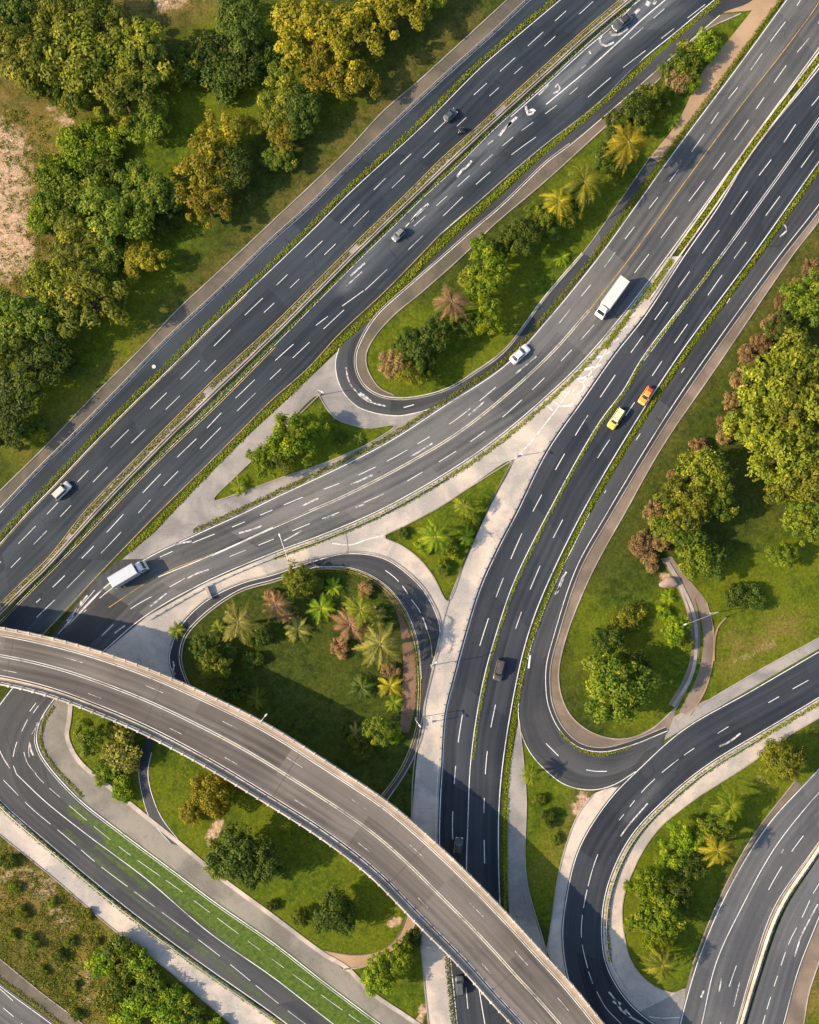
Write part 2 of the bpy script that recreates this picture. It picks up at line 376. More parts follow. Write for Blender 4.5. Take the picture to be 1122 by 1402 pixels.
def rail_mesh(P, prof, z0=0.0, posts=0, postdim=(0.12, 0.12, 0.75)):
    """sweep a closed (offset, height) profile along P"""
    N = normals(P); k = len(prof); V = []; Fc = []
    for p, n in zip(P, N):
        for o, h in prof: V.append((p[0] + n[0] * o, p[1] + n[1] * o, z0 + h))
    for i in range(len(P) - 1):
        for j in range(k):
            a, b = i * k + j, i * k + (j + 1) % k; Fc.append((a, b, b + k, a + k))
    Fc += [tuple(range(k))[::-1], tuple((len(P) - 1) * k + j for j in range(k))]
    if posts:
        d = np.r_[0, np.cumsum(np.hypot(*np.diff(P, axis=0).T))]
        for t in np.arange(0.5, d[-1], posts):
            x, y = np.interp(t, d, P[:, 0]), np.interp(t, d, P[:, 1]); b = len(V); w, e, h = postdim[0] / 2, postdim[1] / 2, postdim[2]
            for q in ((-w, -e, 0), (w, -e, 0), (w, e, 0), (-w, e, 0), (-w, -e, h), (w, -e, h), (w, e, h), (-w, e, h)): V.append((x + q[0], y + q[1], z0 + q[2]))
            Fc += [tuple(b + c for c in f) for f in ((0, 1, 5, 4), (1, 2, 6, 5), (2, 3, 7, 6), (3, 0, 4, 7), (4, 5, 6, 7))]
    return V, Fc
def kerb(pts, w=0.3, h=0.18, m='kerb', off=0.0, z0=0.0):
    P = spline(pts, h, 1.0); P = P + normals(P) * off
    V, Fc = rail_mesh(P, [(-w / 2, 0), (w / 2, 0), (w / 2, h), (-w / 2, h)], z0)
    return tag(mk('kerb', V, Fc, M[m]), kind='structure')
def guard(pts, label, off=0.0, group=None, h=0.7):
    P = spline(pts, h, 1.2); P = P + normals(P) * off
    V, Fc = rail_mesh(P, [(-.05, .38), (.05, .38), (.05, h), (-.05, h)], 0, 2.4, (.16, .16, h + .05))
    return tag(mk('guard_rail', V, Fc, M['steel']), label, 'guard rail', group)

def leafquads(V, Fc, T, c, n, size, tint):
    n = Vector(n).normalized(); a = n.orthogonal().normalized(); a = Matrix.Rotation(random.uniform(0, 6.28), 3, n) @ a
    b = n.cross(a); k = len(V); c = Vector(c); q = size * random.uniform(0.7, 1.3); e = q * random.uniform(.5, .8)
    V += [c - a * q, c - b * e + n * q * .12, c + a * q, c + b * e + n * q * .12]; Fc.append((k, k + 1, k + 2, k + 3)); T += [tint] * 4
def hedge(pts, width, h, label, m='hedge', off=0.0, dens=1.0, gaps=0.0, group=None, white=0.0):
    h = h * .68; P = spline(pts, h, 0.30 / dens); P = P + normals(P) * off; N = normals(P); V = []; Fc = []; T = []
    ph = random.uniform(0, 9)
    for i, (p, n) in enumerate(zip(P, N)):
        if gaps and math.sin(i * .043 + ph) + .7 * math.sin(i * .17 + 2 * ph) > 1.7 - gaps * 2.4: continue
        lump = .75 + .35 * math.sin(i * .21 + ph) * math.sin(i * .073)
        for _ in range(int(5 + 5 * width)):
            o = random.uniform(-.5, .5) * width; hh = h * lump * random.uniform(.55, 1.0) * (1 - (abs(o) / width * 1.5) ** 3)
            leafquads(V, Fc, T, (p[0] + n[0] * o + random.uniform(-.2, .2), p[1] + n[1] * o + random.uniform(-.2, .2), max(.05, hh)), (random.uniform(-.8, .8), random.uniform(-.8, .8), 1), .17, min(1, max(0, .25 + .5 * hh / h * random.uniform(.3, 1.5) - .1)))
    return tag(mk('hedge', V, Fc, F[m], attrs=dict(tint=T)), label, 'hedge', group)

# ================================================================== GROUND
x0, y0 = at(-330, 1750)[:2]; x1, y1 = at(1450, -330)[:2]
gx = np.arange(x0, x1, 1.25); gy = np.arange(y0, y1, 1.25)
X, Y = np.meshgrid(gx, gy); GP = np.c_[X.ravel(), Y.ravel()]
SOIL = [([(-60, 170), (0, 210), (10, 340)], 52, 1.0), ([(-60, 260), (-20, 340)], 70, 1.0), ([(70, 150), (95, 168)], 14, .8), ([(225, 2), (270, -20)], 22, .8),
        ([(0, 1190), (60, 1215), (90, 1260)], 34, .62), ([(110, 1330), (120, 1380)], 26, .62), ([(300, 1128), (288, 1150)], 11, .95), ([(800, 1090), (790, 1108)], 12, .9),
        ([(905, 790), (925, 795)], 10, .8), ([(1010, 905), (1060, 880)], 10, .60), ([(545, 1260), (535, 1264)], 9, .9), ([(560, 155), (600, 100)], 16, .42),
        ([(390, 280), (300, 370)], 18, .40), ([(120, 560), (60, 620)], 20, .42), ([(862, 700), (880, 740)], 12, .5), ([(580, 1380), (575, 1402)], 8, 1.0), ([(1040, 1065), (1052, 1080)], 10, .6)]
DRY = [([(-40, 120), (60, 200), (20, 400)], 70, .9), ([(170, 12), (290, -10)], 34, .9), ([(640, 20), (520, 150), (380, 300), (200, 470), (40, 620)], 24, .40),  # stroke at the top clearing also paints in golden sunlight on its grass
       ([(0, 1180), (60, 1260), (160, 1330)], 70, 1.0), ([(100, 1380), (250, 1420)], 60, .8), ([(860, 660), (960, 500), (1110, 330)], 26, .35), ([(1000, 900), (1080, 860)], 26, .7),
       ([(800, 1090), (740, 1200)], 18, .5), ([(1101, 1402), (1130, 1340)], 30, .7), ([(1000, 870), (990, 920)], 14, .5), ([(160, 1040), (180, 1070)], 22, .4)]
LUSH = [([(430, 100), (330, 60), (280, 180), (150, 430), (40, 560)], 80, .75), ([(560, 500), (700, 440), (800, 310), (900, 180), (1000, 50)], 75, 1.0), ([(330, 660), (440, 590), (530, 590)], 45, 1.0), ([(600, 760), (680, 660)], 60, 1.0), ([(330, 860), (450, 950), (520, 1080)], 150, .12),
        ([(120, 1010), (180, 1090)], 60, 1.0), ([(260, 1060), (350, 1200), (520, 1250)], 110, 1.0), ([(540, 1340)], 70, 1.0), ([(740, 1060), (745, 1220)], 50, 1.0),
        ([(900, 1300), (930, 1150), (1060, 1040)], 70, 1.0), ([(1122, 340), (900, 680)], 60, .2), ([(820, 850), (850, 960)], 60, .55), ([(920, 900), (1100, 830)], 110, .95), ([(1020, 760)], 110, .25),
        ([(120, 230), (180, 200)], 90, .9), ([(250, 1370), (180, 1330)], 90, .85), ([(1122, 1380)], 40, .5), ([(300, 150)], 80, .45)]
o = mk('ground', np.c_[GP, np.zeros(len(GP))], [(j * len(gx) + i, j * len(gx) + i + 1, (j + 1) * len(gx) + i + 1, (j + 1) * len(gx) + i) for j in range(len(gy) - 1) for i in range(len(gx) - 1)], M['ground'],
       attrs=dict(soil=field(GP, SOIL), dry=field(GP, DRY), lush=field(GP, LUSH)))
# the same sheet carried out to the horizon, butted against the fine grid's edge
bm = bmesh.new(); bm.from_mesh(o.data)
xa, xb, ya, yb = gx[0], gx[-1], gy[0], gy[-1]; B = 4000
q = [bm.verts.new(p) for p in ((-B, -B, 0), (B, -B, 0), (B, B, 0), (-B, B, 0), (xa, ya, 0), (xb, ya, 0), (xb, yb, 0), (xa, yb, 0))]
for a, b, c, d in ((0, 1, 5, 4), (1, 2, 6, 5), (2, 3, 7, 6), (3, 0, 4, 7)): bm.faces.new((q[a], q[b], q[c], q[d]))
bm.to_mesh(o.data); bm.free(); tag(o, kind='structure')

# ================================================================== ROAD EDGES (photo points)
A_outer = ext([(694, 0), (607, 80), (574, 110), (524, 153), (474, 207), (374, 302), (323, 350), (283, 387), (240, 427), (200, 470), (133, 537), (60, 613), (0, 672)], 200, 250)
A_edge = ext([(724, 0), (674, 47), (607, 107), (547, 163), (474, 233), (424, 283), (374, 328), (300, 400), (233, 462), (167, 530), (100, 598), (60, 637), (0, 700)], 200, 250)
S1 = ext([(757, 0), (707, 42), (657, 85), (574, 168), (524, 214), (474, 260), (424, 310), (374, 358), (333, 397), (283, 445), (233, 495), (167, 559), (117, 610), (67, 663), (33, 698), (0, 735)], 200, 250)
A_mw = ext([(851, 0), (815, 30), (781, 60), (748, 90), (707, 127), (657, 173), (607, 217), (557, 267), (507, 315), (471, 350), (374, 447), (300, 515), (233, 582), (183, 633), (117, 702), (67, 765), (33, 797), (0, 829)], 200, 250)
A_me = ext([(873, 0), (815, 48), (748, 110), (674, 177), (624, 227), (574, 273), (534, 312), (497, 348), (374, 472), (300, 547), (233, 610), (183, 660), (143, 702), (100, 747), (50, 797), (0, 848)], 200, 250)
S3w = ext([(981, 0), (925, 47), (881, 83), (815, 147), (748, 199), (707, 233), (657, 277), (607, 320), (581, 347), (524, 405), (467, 458), (424, 505), (374, 549), (333, 590), (283, 640), (220, 702), (183, 740), (133, 792), (67, 863)], 200, 250)
S3e = ext([(990, 0), (935, 45), (908, 72), (865, 107), (798, 168), (748, 210), (674, 280), (607, 340), (540, 409), (480, 466), (430, 512), (374, 565), (333, 603), (267, 670), (238, 701), (213, 730), (170, 766)], 200, 0)
R_out = [(935, 45), (865, 107), (798, 168), (748, 210), (674, 280), (607, 340), (540, 409), (480, 462), (466, 476), (461, 495), (464, 520), (474, 540), (491, 556), (517, 565), (547, 568), (574, 563), (607, 552), (641, 535), (691, 499), (748, 438), (815, 355)]
R_in = [(985, 20), (908, 87), (848, 140), (781, 197), (748, 222), (691, 277), (641, 320), (607, 350), (561, 390), (517, 430), (497, 460), (487, 487), (489, 510), (501, 530), (521, 542), (547, 546), (581, 542), (614, 532), (651, 510), (691, 480), (748, 405), (798, 347)]
Q_edge = [(1015, 18), (961, 45), (901, 110), (825, 177), (748, 247), (674, 310), (637, 347), (574, 403), (541, 430), (514, 460), (502, 483), (502, 500), (509, 517), (521, 532), (540, 541)]
B_nw = ext([(1075, 0), (1008, 92), (925, 203), (870, 280), (818, 352), (748, 438), (691, 499), (607, 555), (541, 598), (474, 634), (374, 681), (333, 701), (267, 731), (197, 765), (140, 805), (77, 872)], 250, 0)
B_se = ext([(1122, 68), (1035, 187), (975, 270), (915, 352), (858, 427), (800, 495), (748, 545), (674, 607), (607, 652), (521, 700), (447, 732), (374, 759), (283, 798), (200, 845), (143, 893)], 250, 0)
B_mid = [(1150, -45), (1115, 13), (1001, 163), (925, 267), (865, 350), (807, 425), (748, 491), (641, 583), (561, 633), (474, 678), (424, 700), (374, 722), (290, 760), (217, 790), (150, 833), (110, 866)]
H_l = [(140, 805), (77, 872), (13, 945), (-14, 985), (-24, 1025), (-18, 1070), (0, 1097), (67, 1157), (167, 1240), (267, 1315), (374, 1390), (440, 1440), (620, 1560)]
H_r = [(200, 845), (143, 893), (95, 937), (70, 966), (56, 990), (52, 1010), (56, 1028), (70, 1050), (110, 1093), (167, 1138), (233, 1187), (300, 1237), (374, 1288), (441, 1340), (521, 1400), (700, 1530)]
C_l = ext([(1122, 90), (1028, 208), (980, 285), (935, 350), (881, 433), (840, 485), (798, 545), (748, 617), (707, 700), (681, 750), (657, 803), (637, 867), (621, 927), (609, 977), (604, 1050), (601, 1100), (600, 1157), (604, 1230), (614, 1307), (624, 1402)], 250, 200)
C_mid = ext([(1122, 163), (1048, 267), (988, 350), (941, 413), (881, 493), (855, 537), (821, 583), (755, 700), (707, 797), (685, 860), (667, 923), (655, 985), (647, 1050), (644, 1120), (642, 1197), (648, 1280), (660, 1360), (667, 1402)], 250, 200)
C_r = ext([(1122, 224), (1035, 347), (935, 482), (878, 569), (801, 699), (745, 815), (722, 880), (704, 960), (690, 1050), (685, 1117), (687, 1243), (695, 1330), (706, 1402)], 250, 200)
D_l = [(1290, -10), (1122, 236), (1043, 350), (942, 488), (885, 574), (809, 703), (752, 822), (726, 895), (713, 953), (713, 993), (726, 1027), (748, 1053), (775, 1073), (808, 1080), (838, 1074), (870, 1055)]
D_r = [(1290, 45), (1122, 277), (1065, 350), (978, 470), (908, 573), (831, 700), (788, 777), (758, 867), (747, 910), (746, 940), (750, 968), (765, 1000), (791, 1024), (825, 1031), (865, 1022), (915, 1002)]
E_l = ext([(1122, 890), (1031, 943), (935, 998), (875, 1051), (831, 1097), (791, 1163), (773, 1237), (769, 1283), (776, 1337), (800, 1402), (850, 1470)], 250, 200)
E_r = ext([(1122, 957), (1038, 1007), (968, 1050), (915, 1093), (865, 1147), (835, 1210), (826, 1263), (831, 1317), (851, 1357), (876, 1385), (905, 1405), (950, 1420)], 250, 200)
F_l = ext([(1122, 1050), (1048, 1132), (991, 1228), (955, 1314), (938, 1370), (930, 1402)], 250, 200)
F_r = ext([(1122, 1155), (1062, 1243), (1030, 1335), (1011, 1402)], 250, 200)
G_l = ext([(1122, 1172), (1074, 1250), (1042, 1338), (1022, 1402)], 250, 200)
G_r = ext([(1122, 1260), (1095, 1329), (1075, 1402)], 250, 200)
G_path = ext([(1122, 1317), (1108, 1360), (1101, 1402)], 250, 200)
D_path = [(1250, 120), (1122, 302), (1085, 350), (981, 503), (908, 610), (857, 700), (808, 790), (773, 880), (765, 927), (772, 962), (787, 986), (815, 1005), (851, 1012), (888, 1001), (928, 967)]
E_up = [(1250, 800), (1122, 873), (1048, 913), (968, 960), (928, 985)]
E_pav = [(1250, 915), (1122, 983), (1081, 1007), (1021, 1050), (948, 1097), (898, 1140), (868, 1190), (853, 1237), (855, 1280), (865, 1317), (891, 1347), (921, 1359), (938, 1354)]
J_out = [(252, 955), (240, 935), (231, 905), (234, 885), (248, 855), (282, 822), (330, 798), (374, 786), (424, 769), (474, 757), (524, 763), (561, 787), (587, 817), (604, 863), (592, 915), (580, 967), (578, 1000), (561, 1045), (530, 1093), (500, 1130)]
J_in = [(275, 960), (258, 938), (248, 910), (247, 895), (254, 870), (284, 838), (330, 808), (374, 795), (431, 778), (484, 781), (524, 801), (552, 834), (569, 877), (575, 930), (574, 967), (571, 1000), (552, 1050), (524, 1090), (490, 1125)]
J2_l = [(240, 935), (210, 985), (195, 1025), (191, 1055), (195, 1085), (206, 1120), (235, 1155)]
J2_r = [(262, 945), (225, 990), (207, 1030), (202, 1058), (208, 1090), (222, 1122), (252, 1160)]
HP_r = [(95, 962), (93, 985), (90, 1008), (98, 1030), (113, 1050), (150, 1080), (203, 1123), (253, 1163), (293, 1197), (374, 1257), (441, 1307), (474, 1327), (507, 1360), (561, 1397), (760, 1530)]
HP_l = [(-160, 1010), (-60, 1090), (0, 1143), (67, 1197), (157, 1274), (220, 1320), (317, 1402), (480, 1530)]
I_edge = [(-150, 1215), (0, 1343), (77, 1400), (200, 1500)]
I_pav = [(-150, 1190), (0, 1313), (55, 1358), (113, 1402), (230, 1500)]

# ================================================================== PAVEMENTS
T2 = [(437, 541), (446, 557), (460, 573), (480, 581), (505, 586), (542, 582), (514, 602), (457, 629), (391, 652), (333, 673), (292, 685), (330, 645), (374, 603)]
T1 = [(702, 630), (634, 673), (604, 693), (554, 720), (526, 735), (548, 746), (572, 763), (594, 790), (609, 820), (614, 824), (637, 767), (667, 700)]
def circ(poly_, off=0): return poly_
nw_apron = [(165, 768), (213, 728), (238, 701), (267, 670), (333, 603), (374, 565), (430, 512), (478, 466), (466, 476), (461, 495), (464, 520), (474, 540), (491, 557), (517, 566), (547, 569), (590, 560), (660, 527), (607, 557), (541, 600), (474, 636), (374, 683), (333, 703), (267, 733), (197, 767)]
poly('pavement', nw_apron, [T2], 0.03, M['cgrey'], sm=False)
big = [(p[0], p[1]) for p in B_se if p[1] > 340 and p[0] > 143] + [(143, 893), (100, 935), (185, 960), (252, 955), (240, 935), (231, 905), (234, 885), (248, 855), (282, 822), (330, 798), (374, 786), (424, 769), (474, 757), (524, 763), (561, 787), (587, 817), (604, 863), (592, 915), (580, 967), (570, 1050), (563, 1130), (566, 1200), (574, 1273), (587, 1402), (600, 1500), (640, 1500), (624, 1402), (614, 1307), (604, 1230), (600, 1157), (604, 1050), (609, 977), (621, 927), (637, 867), (657, 803), (681, 750), (707, 700), (748, 617), (798, 545), (840, 485), (881, 433), (935, 350)]
poly('pavement', big, [T1], 0.03, M['conc'], sm=False)
ribbon('pavement', A_outer, A_edge, 0.03, M['verge'], 5)
ribbon('path', R_in[:16], Q_edge + [(548, 543)], 0.035, M['verge'], 4)
pl = [(1110, -80), (1040, 0), (1030, 14), (1003, 48), (961, 100), (928, 167), (890, 215)]; pr = [(1125, -80), (1068, 0), (1030, 52), (1008, 84), (968, 143), (934, 182), (903, 222)]
ribbon('path', pl, pr, 0.035, M['sandpath'], 4)
ribbon('path', [(890, 215), (858, 262), (798, 347), (748, 405)], [(903, 222), (873, 268), (812, 352), (748, 436)], 0.034, M['grey'], 4)
poly('path', [(1122, -90), (1040, -40), (985, 18), (1030, 14), (1068, -20)], [], 0.032, M['sandpath'], sm=False)
ribbon('path', D_r, D_path, 0.03, M['brown'], 5)
ribbon('pavement', E_up, [(1250, 820), (1122, 888), (1031, 941), (935, 996), (905, 1010)], 0.03, M['cgrey'], 4)
ribbon('pavement', E_r[:11], E_pav[:13], 0.03, M['conc'], 5)
poly('pavement', [(855, 1350), (891, 1349), (921, 1361), (940, 1352), (955, 1320), (940, 1402), (925, 1450), (850, 1450)], [], 0.026, M['cgrey'], sm=False)
ribbon('path', [(1090, 1068), (1028, 1150), (982, 1238), (949, 1320), (938, 1358)], [(1098, 1076), (1042, 1138), (989, 1232), (953, 1316), (938, 1368)], 0.034, M['brown'], 4)
ribbon('path', G_r, G_path, 0.03, M['brown'], 4)
ribbon('pavement', [(845, 1076), (812, 1088), (791, 1117), (768, 1183), (753, 1277), (748, 1310), (765, 1340)], [(856, 1066), (831, 1098), (791, 1163), (773, 1237), (769, 1283), (776, 1337), (790, 1375)], 0.028, M['conc'], 4)
ribbon('pavement', [(711, 985), (699, 1050), (695, 1117), (697, 1243), (706, 1330), (718, 1402)], [(713, 990), (717, 1040), (721, 1093), (721, 1200), (747, 1297), (790, 1380)], 0.028, M['cgrey'], 4)
ribbon('pavement', H_r[1:], HP_r[:1] + HP_r, 0.03, M['cmoss'], 6)
ribbon('pavement', [(-160, 985), (-60, 1060), (0, 1100), (67, 1160), (167, 1243), (267, 1317), (374, 1392), (560, 1530)], HP_l, 0.03, M['conc'], 6)
ribbon('pavement', I_pav, I_edge, 0.03, M['verge'], 4)
ribbon('path', [(-150, 1221), (0, 1346), (77, 1403), (200, 1503)], [(-150, 1380), (0, 1500), (77, 1560), (200, 1650)], 0.03, M['grey'], 5).name = 'road'
poly('pavement', [(880, 1003), (915, 985), (948, 968), (968, 958), (985, 965), (935, 999), (905, 1016), (870, 1024)], [], 0.024, M['cgrey'], sm=False)
poly('road', [(830, 1030), (870, 1022), (912, 1005), (905, 1030), (872, 1056), (845, 1078), (815, 1078)], [], 0.045, M['ramp'], sm=False)
# paths in the gardens
ribbon('path', [(505, 795), (527, 812), (545, 845), (552, 900), (550, 960), (548, 1003)], [(520, 797), (545, 820), (562, 855), (569, 905), (569, 965), (560, 1003)], 0.03, M['mulch'], 4)
ribbon('path', [(562, 1238), (545, 1282), (521, 1302), (484, 1308), (437, 1300)], [(572, 1258), (560, 1280), (534, 1303), (497, 1324), (470, 1327)], 0.03, M['sandpath'], 4)
ribbon('path', [(905, 765), (925, 800), (941, 840), (947, 885), (938, 925), (915, 965)], [(920, 762), (945, 800), (956, 840), (959, 880), (950, 925), (928, 968)], 0.032, M['brown'], 3)
ribbon('path', [(930, 790), (950, 815), (960, 845), (963, 885), (955, 925), (930, 975)], [(945, 795), (968, 825), (977, 860), (977, 900), (966, 945), (945, 980)], 0.028, M['brown'], 3)
# ================================================================== ROADS
ribbon('road', A_edge, S1, 0.05, M['highway'], 5)
ribbon('road', S1, A_mw, 0.054, M['highway'], 12)
ribbon('road', A_mw, A_me, 0.062, M['cgrey'], 3).name = 'median_strip'
ribbon('road', A_me, S3w, 0.058, M['highway'], 12)
ribbon('road', [(1060, -80)] + R_out, [(1080, -50), (1028, 2)] + R_in, 0.066, M['ramp'], 5)
ribbon('road', B_nw, B_se, 0.07, M['grey'], 12)
ribbon('road', H_l, H_r, 0.074, M['ramp'], 12)
poly('road', [(60, 885), (133, 792), (165, 766), (200, 765), (140, 806), (100, 850), (70, 890)], [], 0.046, M['ramp'], sm=False)
ribbon('road', C_l, C_r, 0.078, M['black'], 12)
ribbon('road', D_l, D_r, 0.074, M['ramp'], 6)
ribbon('road', E_l, E_r, 0.082, M['black'], 9)
ribbon('road', F_l, F_r, 0.07, M['pale'], 10)
ribbon('road', G_l, G_r, 0.07, M['pale'], 6)
ribbon('road', J_out, J_in, 0.06, M['ramp'], 4)
ribbon('road', J2_l, J2_r, 0.06, M['ramp'], 3)

# ================================================================== ROAD MARKINGS
WC = Strips(); W = Strips(); Yl = Strips(); WO = Strips(); z = 0.10
W.solid(A_edge, .22, z, .25); W.solid(S1, .20, z, 1.05)
Yl.solid(S1[9:], .14, z, 1.35)
Yl.solid(A_mw, .17, z, -.3); W.solid(A_me, .15, z, .35)
Yl.solid(A_me[9:], .16, z, .75); W.solid(S3w[:9], .22, z, -.3); Yl.solid(S3w[3:], .17, z, -.35)
L1 = ext([(748, 40), (699, 85), (649, 130), (586, 189), (547, 226), (514, 258), (462, 310), (374, 395), (333, 434), (257, 510), (187, 578), (137, 628), (57, 712), (20, 750)], 150, 200)
W.dash(L1, 4.8, 5.2, .17, z); W.dash([(x + 11, y + 11) for x, y in L1], 3.8, 5.8, .16, z, start=1.5)
L2 = ext([(900, 57), (838, 105), (777, 157), (707, 207), (657, 248), (577, 325), (527, 372), (431, 462), (340, 548), (290, 598), (257, 632), (213, 677), (160, 735), (100, 797), (62, 834)], 150, 200)
W.dash(L2, 5.0, 5.2, .17, z); W.dash([(498, 398), (421, 455), (322, 546), (278, 592), (243, 626), (203, 667), (150, 725), (90, 787), (50, 825)], 4.4, 5.0, .2, z)
W.dash([(910, 12), (850, 65), (770, 138), (700, 190), (614, 267), (560, 316)], 3.0, 3.2, .16, z)
W.solid([(911, 0), (879, 27), (854, 51), (810, 91), (748, 143)], .30, z)
W.solid([(874, 0), (840, 35), (800, 69), (748, 117), (700, 160)], .22, z)
for pts, w in (([(824, 49), (821, 56), (827, 63), (841, 58)], .6), ([(835, 43), (840, 48), (848, 46), (860, 38)], 1.0), ([(807, 70), (809, 74)], .5), ([(876, 12), (870, 18)], .8), ([(889, 2), (886, 8)], 1.3), ([(898, 1), (895, 6)], .8),
               ([(760, 120), (764, 115), (767, 123), (758, 128)], .5), ([(795, 95), (803, 88)], .4), ([(720, 145), (724, 158), (734, 149), (724, 152)], .7), ([(708, 160), (690, 178), (684, 186)], .7), ([(700, 166), (694, 176), (702, 168)], .5), ([(646, 220), (640, 228), (634, 232), (626, 242)], .6),
               ([(587, 279), (572, 292), (562, 305)], .65), ([(585, 282), (566, 300), (555, 311)], .35), ([(668, 198), (676, 192)], .3), ([(738, 130), (746, 122), (752, 115)], .35), ([(500, 360), (480, 378)], .5), ([(496, 372), (474, 392)], .3), ([(120, 815), (105, 835), (92, 850)], .5), ([(130, 808), (98, 846), (80, 868)], .22), ([(112, 822), (100, 845), (88, 860)], .3)):
    WO.solid(pts, w, z + .004)
# ramp round the loop
W.solid(R_in, .20, z, -.25 if False else .2); W.solid(R_out[8:17], .24, z, -.2)
WO.solid([(474, 503), (478, 522), (487, 535), (500, 547), (512, 552), (528, 556)], .40, z); WO.solid([(493, 538), (503, 545), (508, 550)], .7, z); W.solid([(553, 558), (567, 554)], .25, z)
# road with the lorries, curving on under the flyover
W.solid(B_nw, .24, z, -.25 if False else .3); W.solid(B_se, .24, z, -.3); Yl.solid(B_mid[:6], .20, z); Yl.solid(B_mid[-6:-1], .16, z, -.25)
W.solid(B_mid[5:13], .16, z, .22); W.solid(B_mid[5:13], .16, z, -.22); Yl.solid(B_mid[5:11], .12, z - .003, 0)
W.solid(B_mid[11:14], .26, z)
LD = [(1105, -15), (1088, 13), (1058, 53), (1020, 107), (988, 148), (960, 190), (933, 227), (901, 270), (871, 308), (848, 338), (821, 375), (780, 425), (739, 475), (717, 497), (659, 547), (621, 577), (551, 620), (517, 638), (474, 658), (409, 683), (327, 718), (243, 752), (200, 773), (150, 808), (115, 838)]
W.dash(LD, 4.3, 3.8, .20, z)
RD = [(1130, 15), (1111, 48), (1078, 88), (1035, 150), (978, 230), (930, 293), (881, 358), (803, 457), (701, 560), (651, 600), (597, 635), (534, 672), (501, 687), (424, 717), (370, 740), (285, 775), (225, 808), (180, 833), (140, 870)]
W.dash(RD, 4.6, 4.4, .20, z)
WO.dash([(735, 488), (700, 517), (640, 570), (580, 615), (500, 655), (430, 685), (345, 725), (240, 745)], 4.0, 7.5, .42, z, jit=.5)
WO.dash([(500, 690), (440, 712), (380, 745), (300, 775), (260, 790), (190, 843), (150, 872)], 4.0, 5.5, .36, z, jit=.5)
# curve to the lower left
W.solid(H_l, .22, z, .3); W.solid(H_r[2:], .26, z, -.3); W.solid(H_r[4:], .14, z, -.75)
HC = [(38, 985), (22, 1020), (18, 1045), (23, 1060), (63, 1098), (117, 1141), (200, 1203), (287, 1277), (374, 1338), (454, 1400), (560, 1480)]
W.solid(HC[3:], .22, z); W.dash(HC[:4], 2.5, 2.2, .2, z)
W.dash([(60, 980), (42, 1010), (40, 1035), (47, 1057), (84, 1093), (120, 1124), (167, 1162), (240, 1214), (310, 1266), (374, 1314), (440, 1362), (500, 1405), (600, 1480)], 4.5, 2.4, .13, z)
W.dash([(5, 1068), (45, 1108), (90, 1145), (133, 1182), (190, 1225), (300, 1308), (374, 1368), (420, 1403), (500, 1460)], 5.5, 2.2, .16, z)
WO.solid([(41, 1018), (43, 1028), (46, 1034)], .5, z); WO.solid([(0, 1028), (6, 1040), (14, 1052)], .3, z); WO.solid([(33, 1030), (38, 1045), (50, 1060)], .25, z); W.solid([(50, 962), (41, 974)], .22, z); W.solid([(53, 966), (46, 976)], .2, z)
# main carriageway down the middle
W.solid(C_l, .26, z, .35); W.solid(C_r, .26, z, -.3)
W.solid(C_mid[:6], .17, z, .2); W.solid(C_mid[:6], .17, z, -.2); W.solid(C_mid[4:], .24, z, -.45)
W.dash([(1135, 112), (1118, 137), (1095, 163), (1070, 200), (1030, 253), (995, 302), (976, 327), (940, 378), (890, 447), (854, 497), (816, 553), (796, 583), (756, 652), (716, 728), (690, 790), (669, 847), (649, 912), (639, 950), (627, 1022), (620, 1118), (621, 1180)], 5.2, 5.0, .22, z, jit=.25)
W.dash([(1145, 160), (1118, 200), (1043, 303), (1006, 353), (976, 395), (911, 488), (883, 530), (845, 587), (818, 628), (786, 683), (741, 772), (704, 868), (677, 973), (667, 1033), (663, 1107), (664, 1192)], 4.6, 6.2, .22, z, jit=.3)
W.dash([(634, 1302), (643, 1402), (650, 1460)], 3.5, 5, .22, z)
# right-hand lane beside it
W.solid(D_r, .22, z, .25); W.solid(D_l[5:], .24, z, -.25)
WO.solid([(776, 783), (770, 792), (763, 812)], .5, z); WO.solid([(772, 790), (767, 803), (760, 814)], .35, z); W.solid([(748, 1018), (756, 1026), (765, 1035)], .24, z); W.solid([(803, 1054), (816, 1056), (831, 1056)], .24, z); W.solid([(726, 897), (724, 915)], .5, z)
WO.solid([(1072, 306), (1078, 314), (1068, 324)], .4, z); W.dash([(1000, 408), (940, 500), (860, 620), (828, 675)], 1.6, 17, .2, z)
# ramp at the right
W.solid(E_l, .24, z, .3); W.solid(E_r, .24, z, -.3)
ED = [(1160, 903), (1115, 927), (1063, 956), (1034, 973), (983, 1004), (930, 1039), (885, 1078), (848, 1123), (821, 1165), (805, 1215), (797, 1260), (797, 1290), (806, 1330)]
W.dash(ED[:8], 3.2, 2.4, .20, z, jit=.5); W.dash(ED[7:], 6.0, 1.2, .20, z); W.solid([(806, 1330), (812, 1347)], .2, z); W.solid([(817, 1357), (830, 1380), (851, 1402)], .18, z)
WO.solid([(887, 1100), (872, 1117), (864, 1126), (850, 1145)], .40, z); WO.solid([(834, 1358), (845, 1372), (850, 1382), (870, 1396), (882, 1402)], .5, z); WO.solid([(840, 1370), (850, 1376)], 1.0, z); WO.solid([(856, 1383), (863, 1392)], .9, z); WO.solid([(985, 1022), (1000, 1015), (1014, 1004)], .5, z)
W.solid([(889, 1392), (905, 1394), (931, 1393)], .25, z)
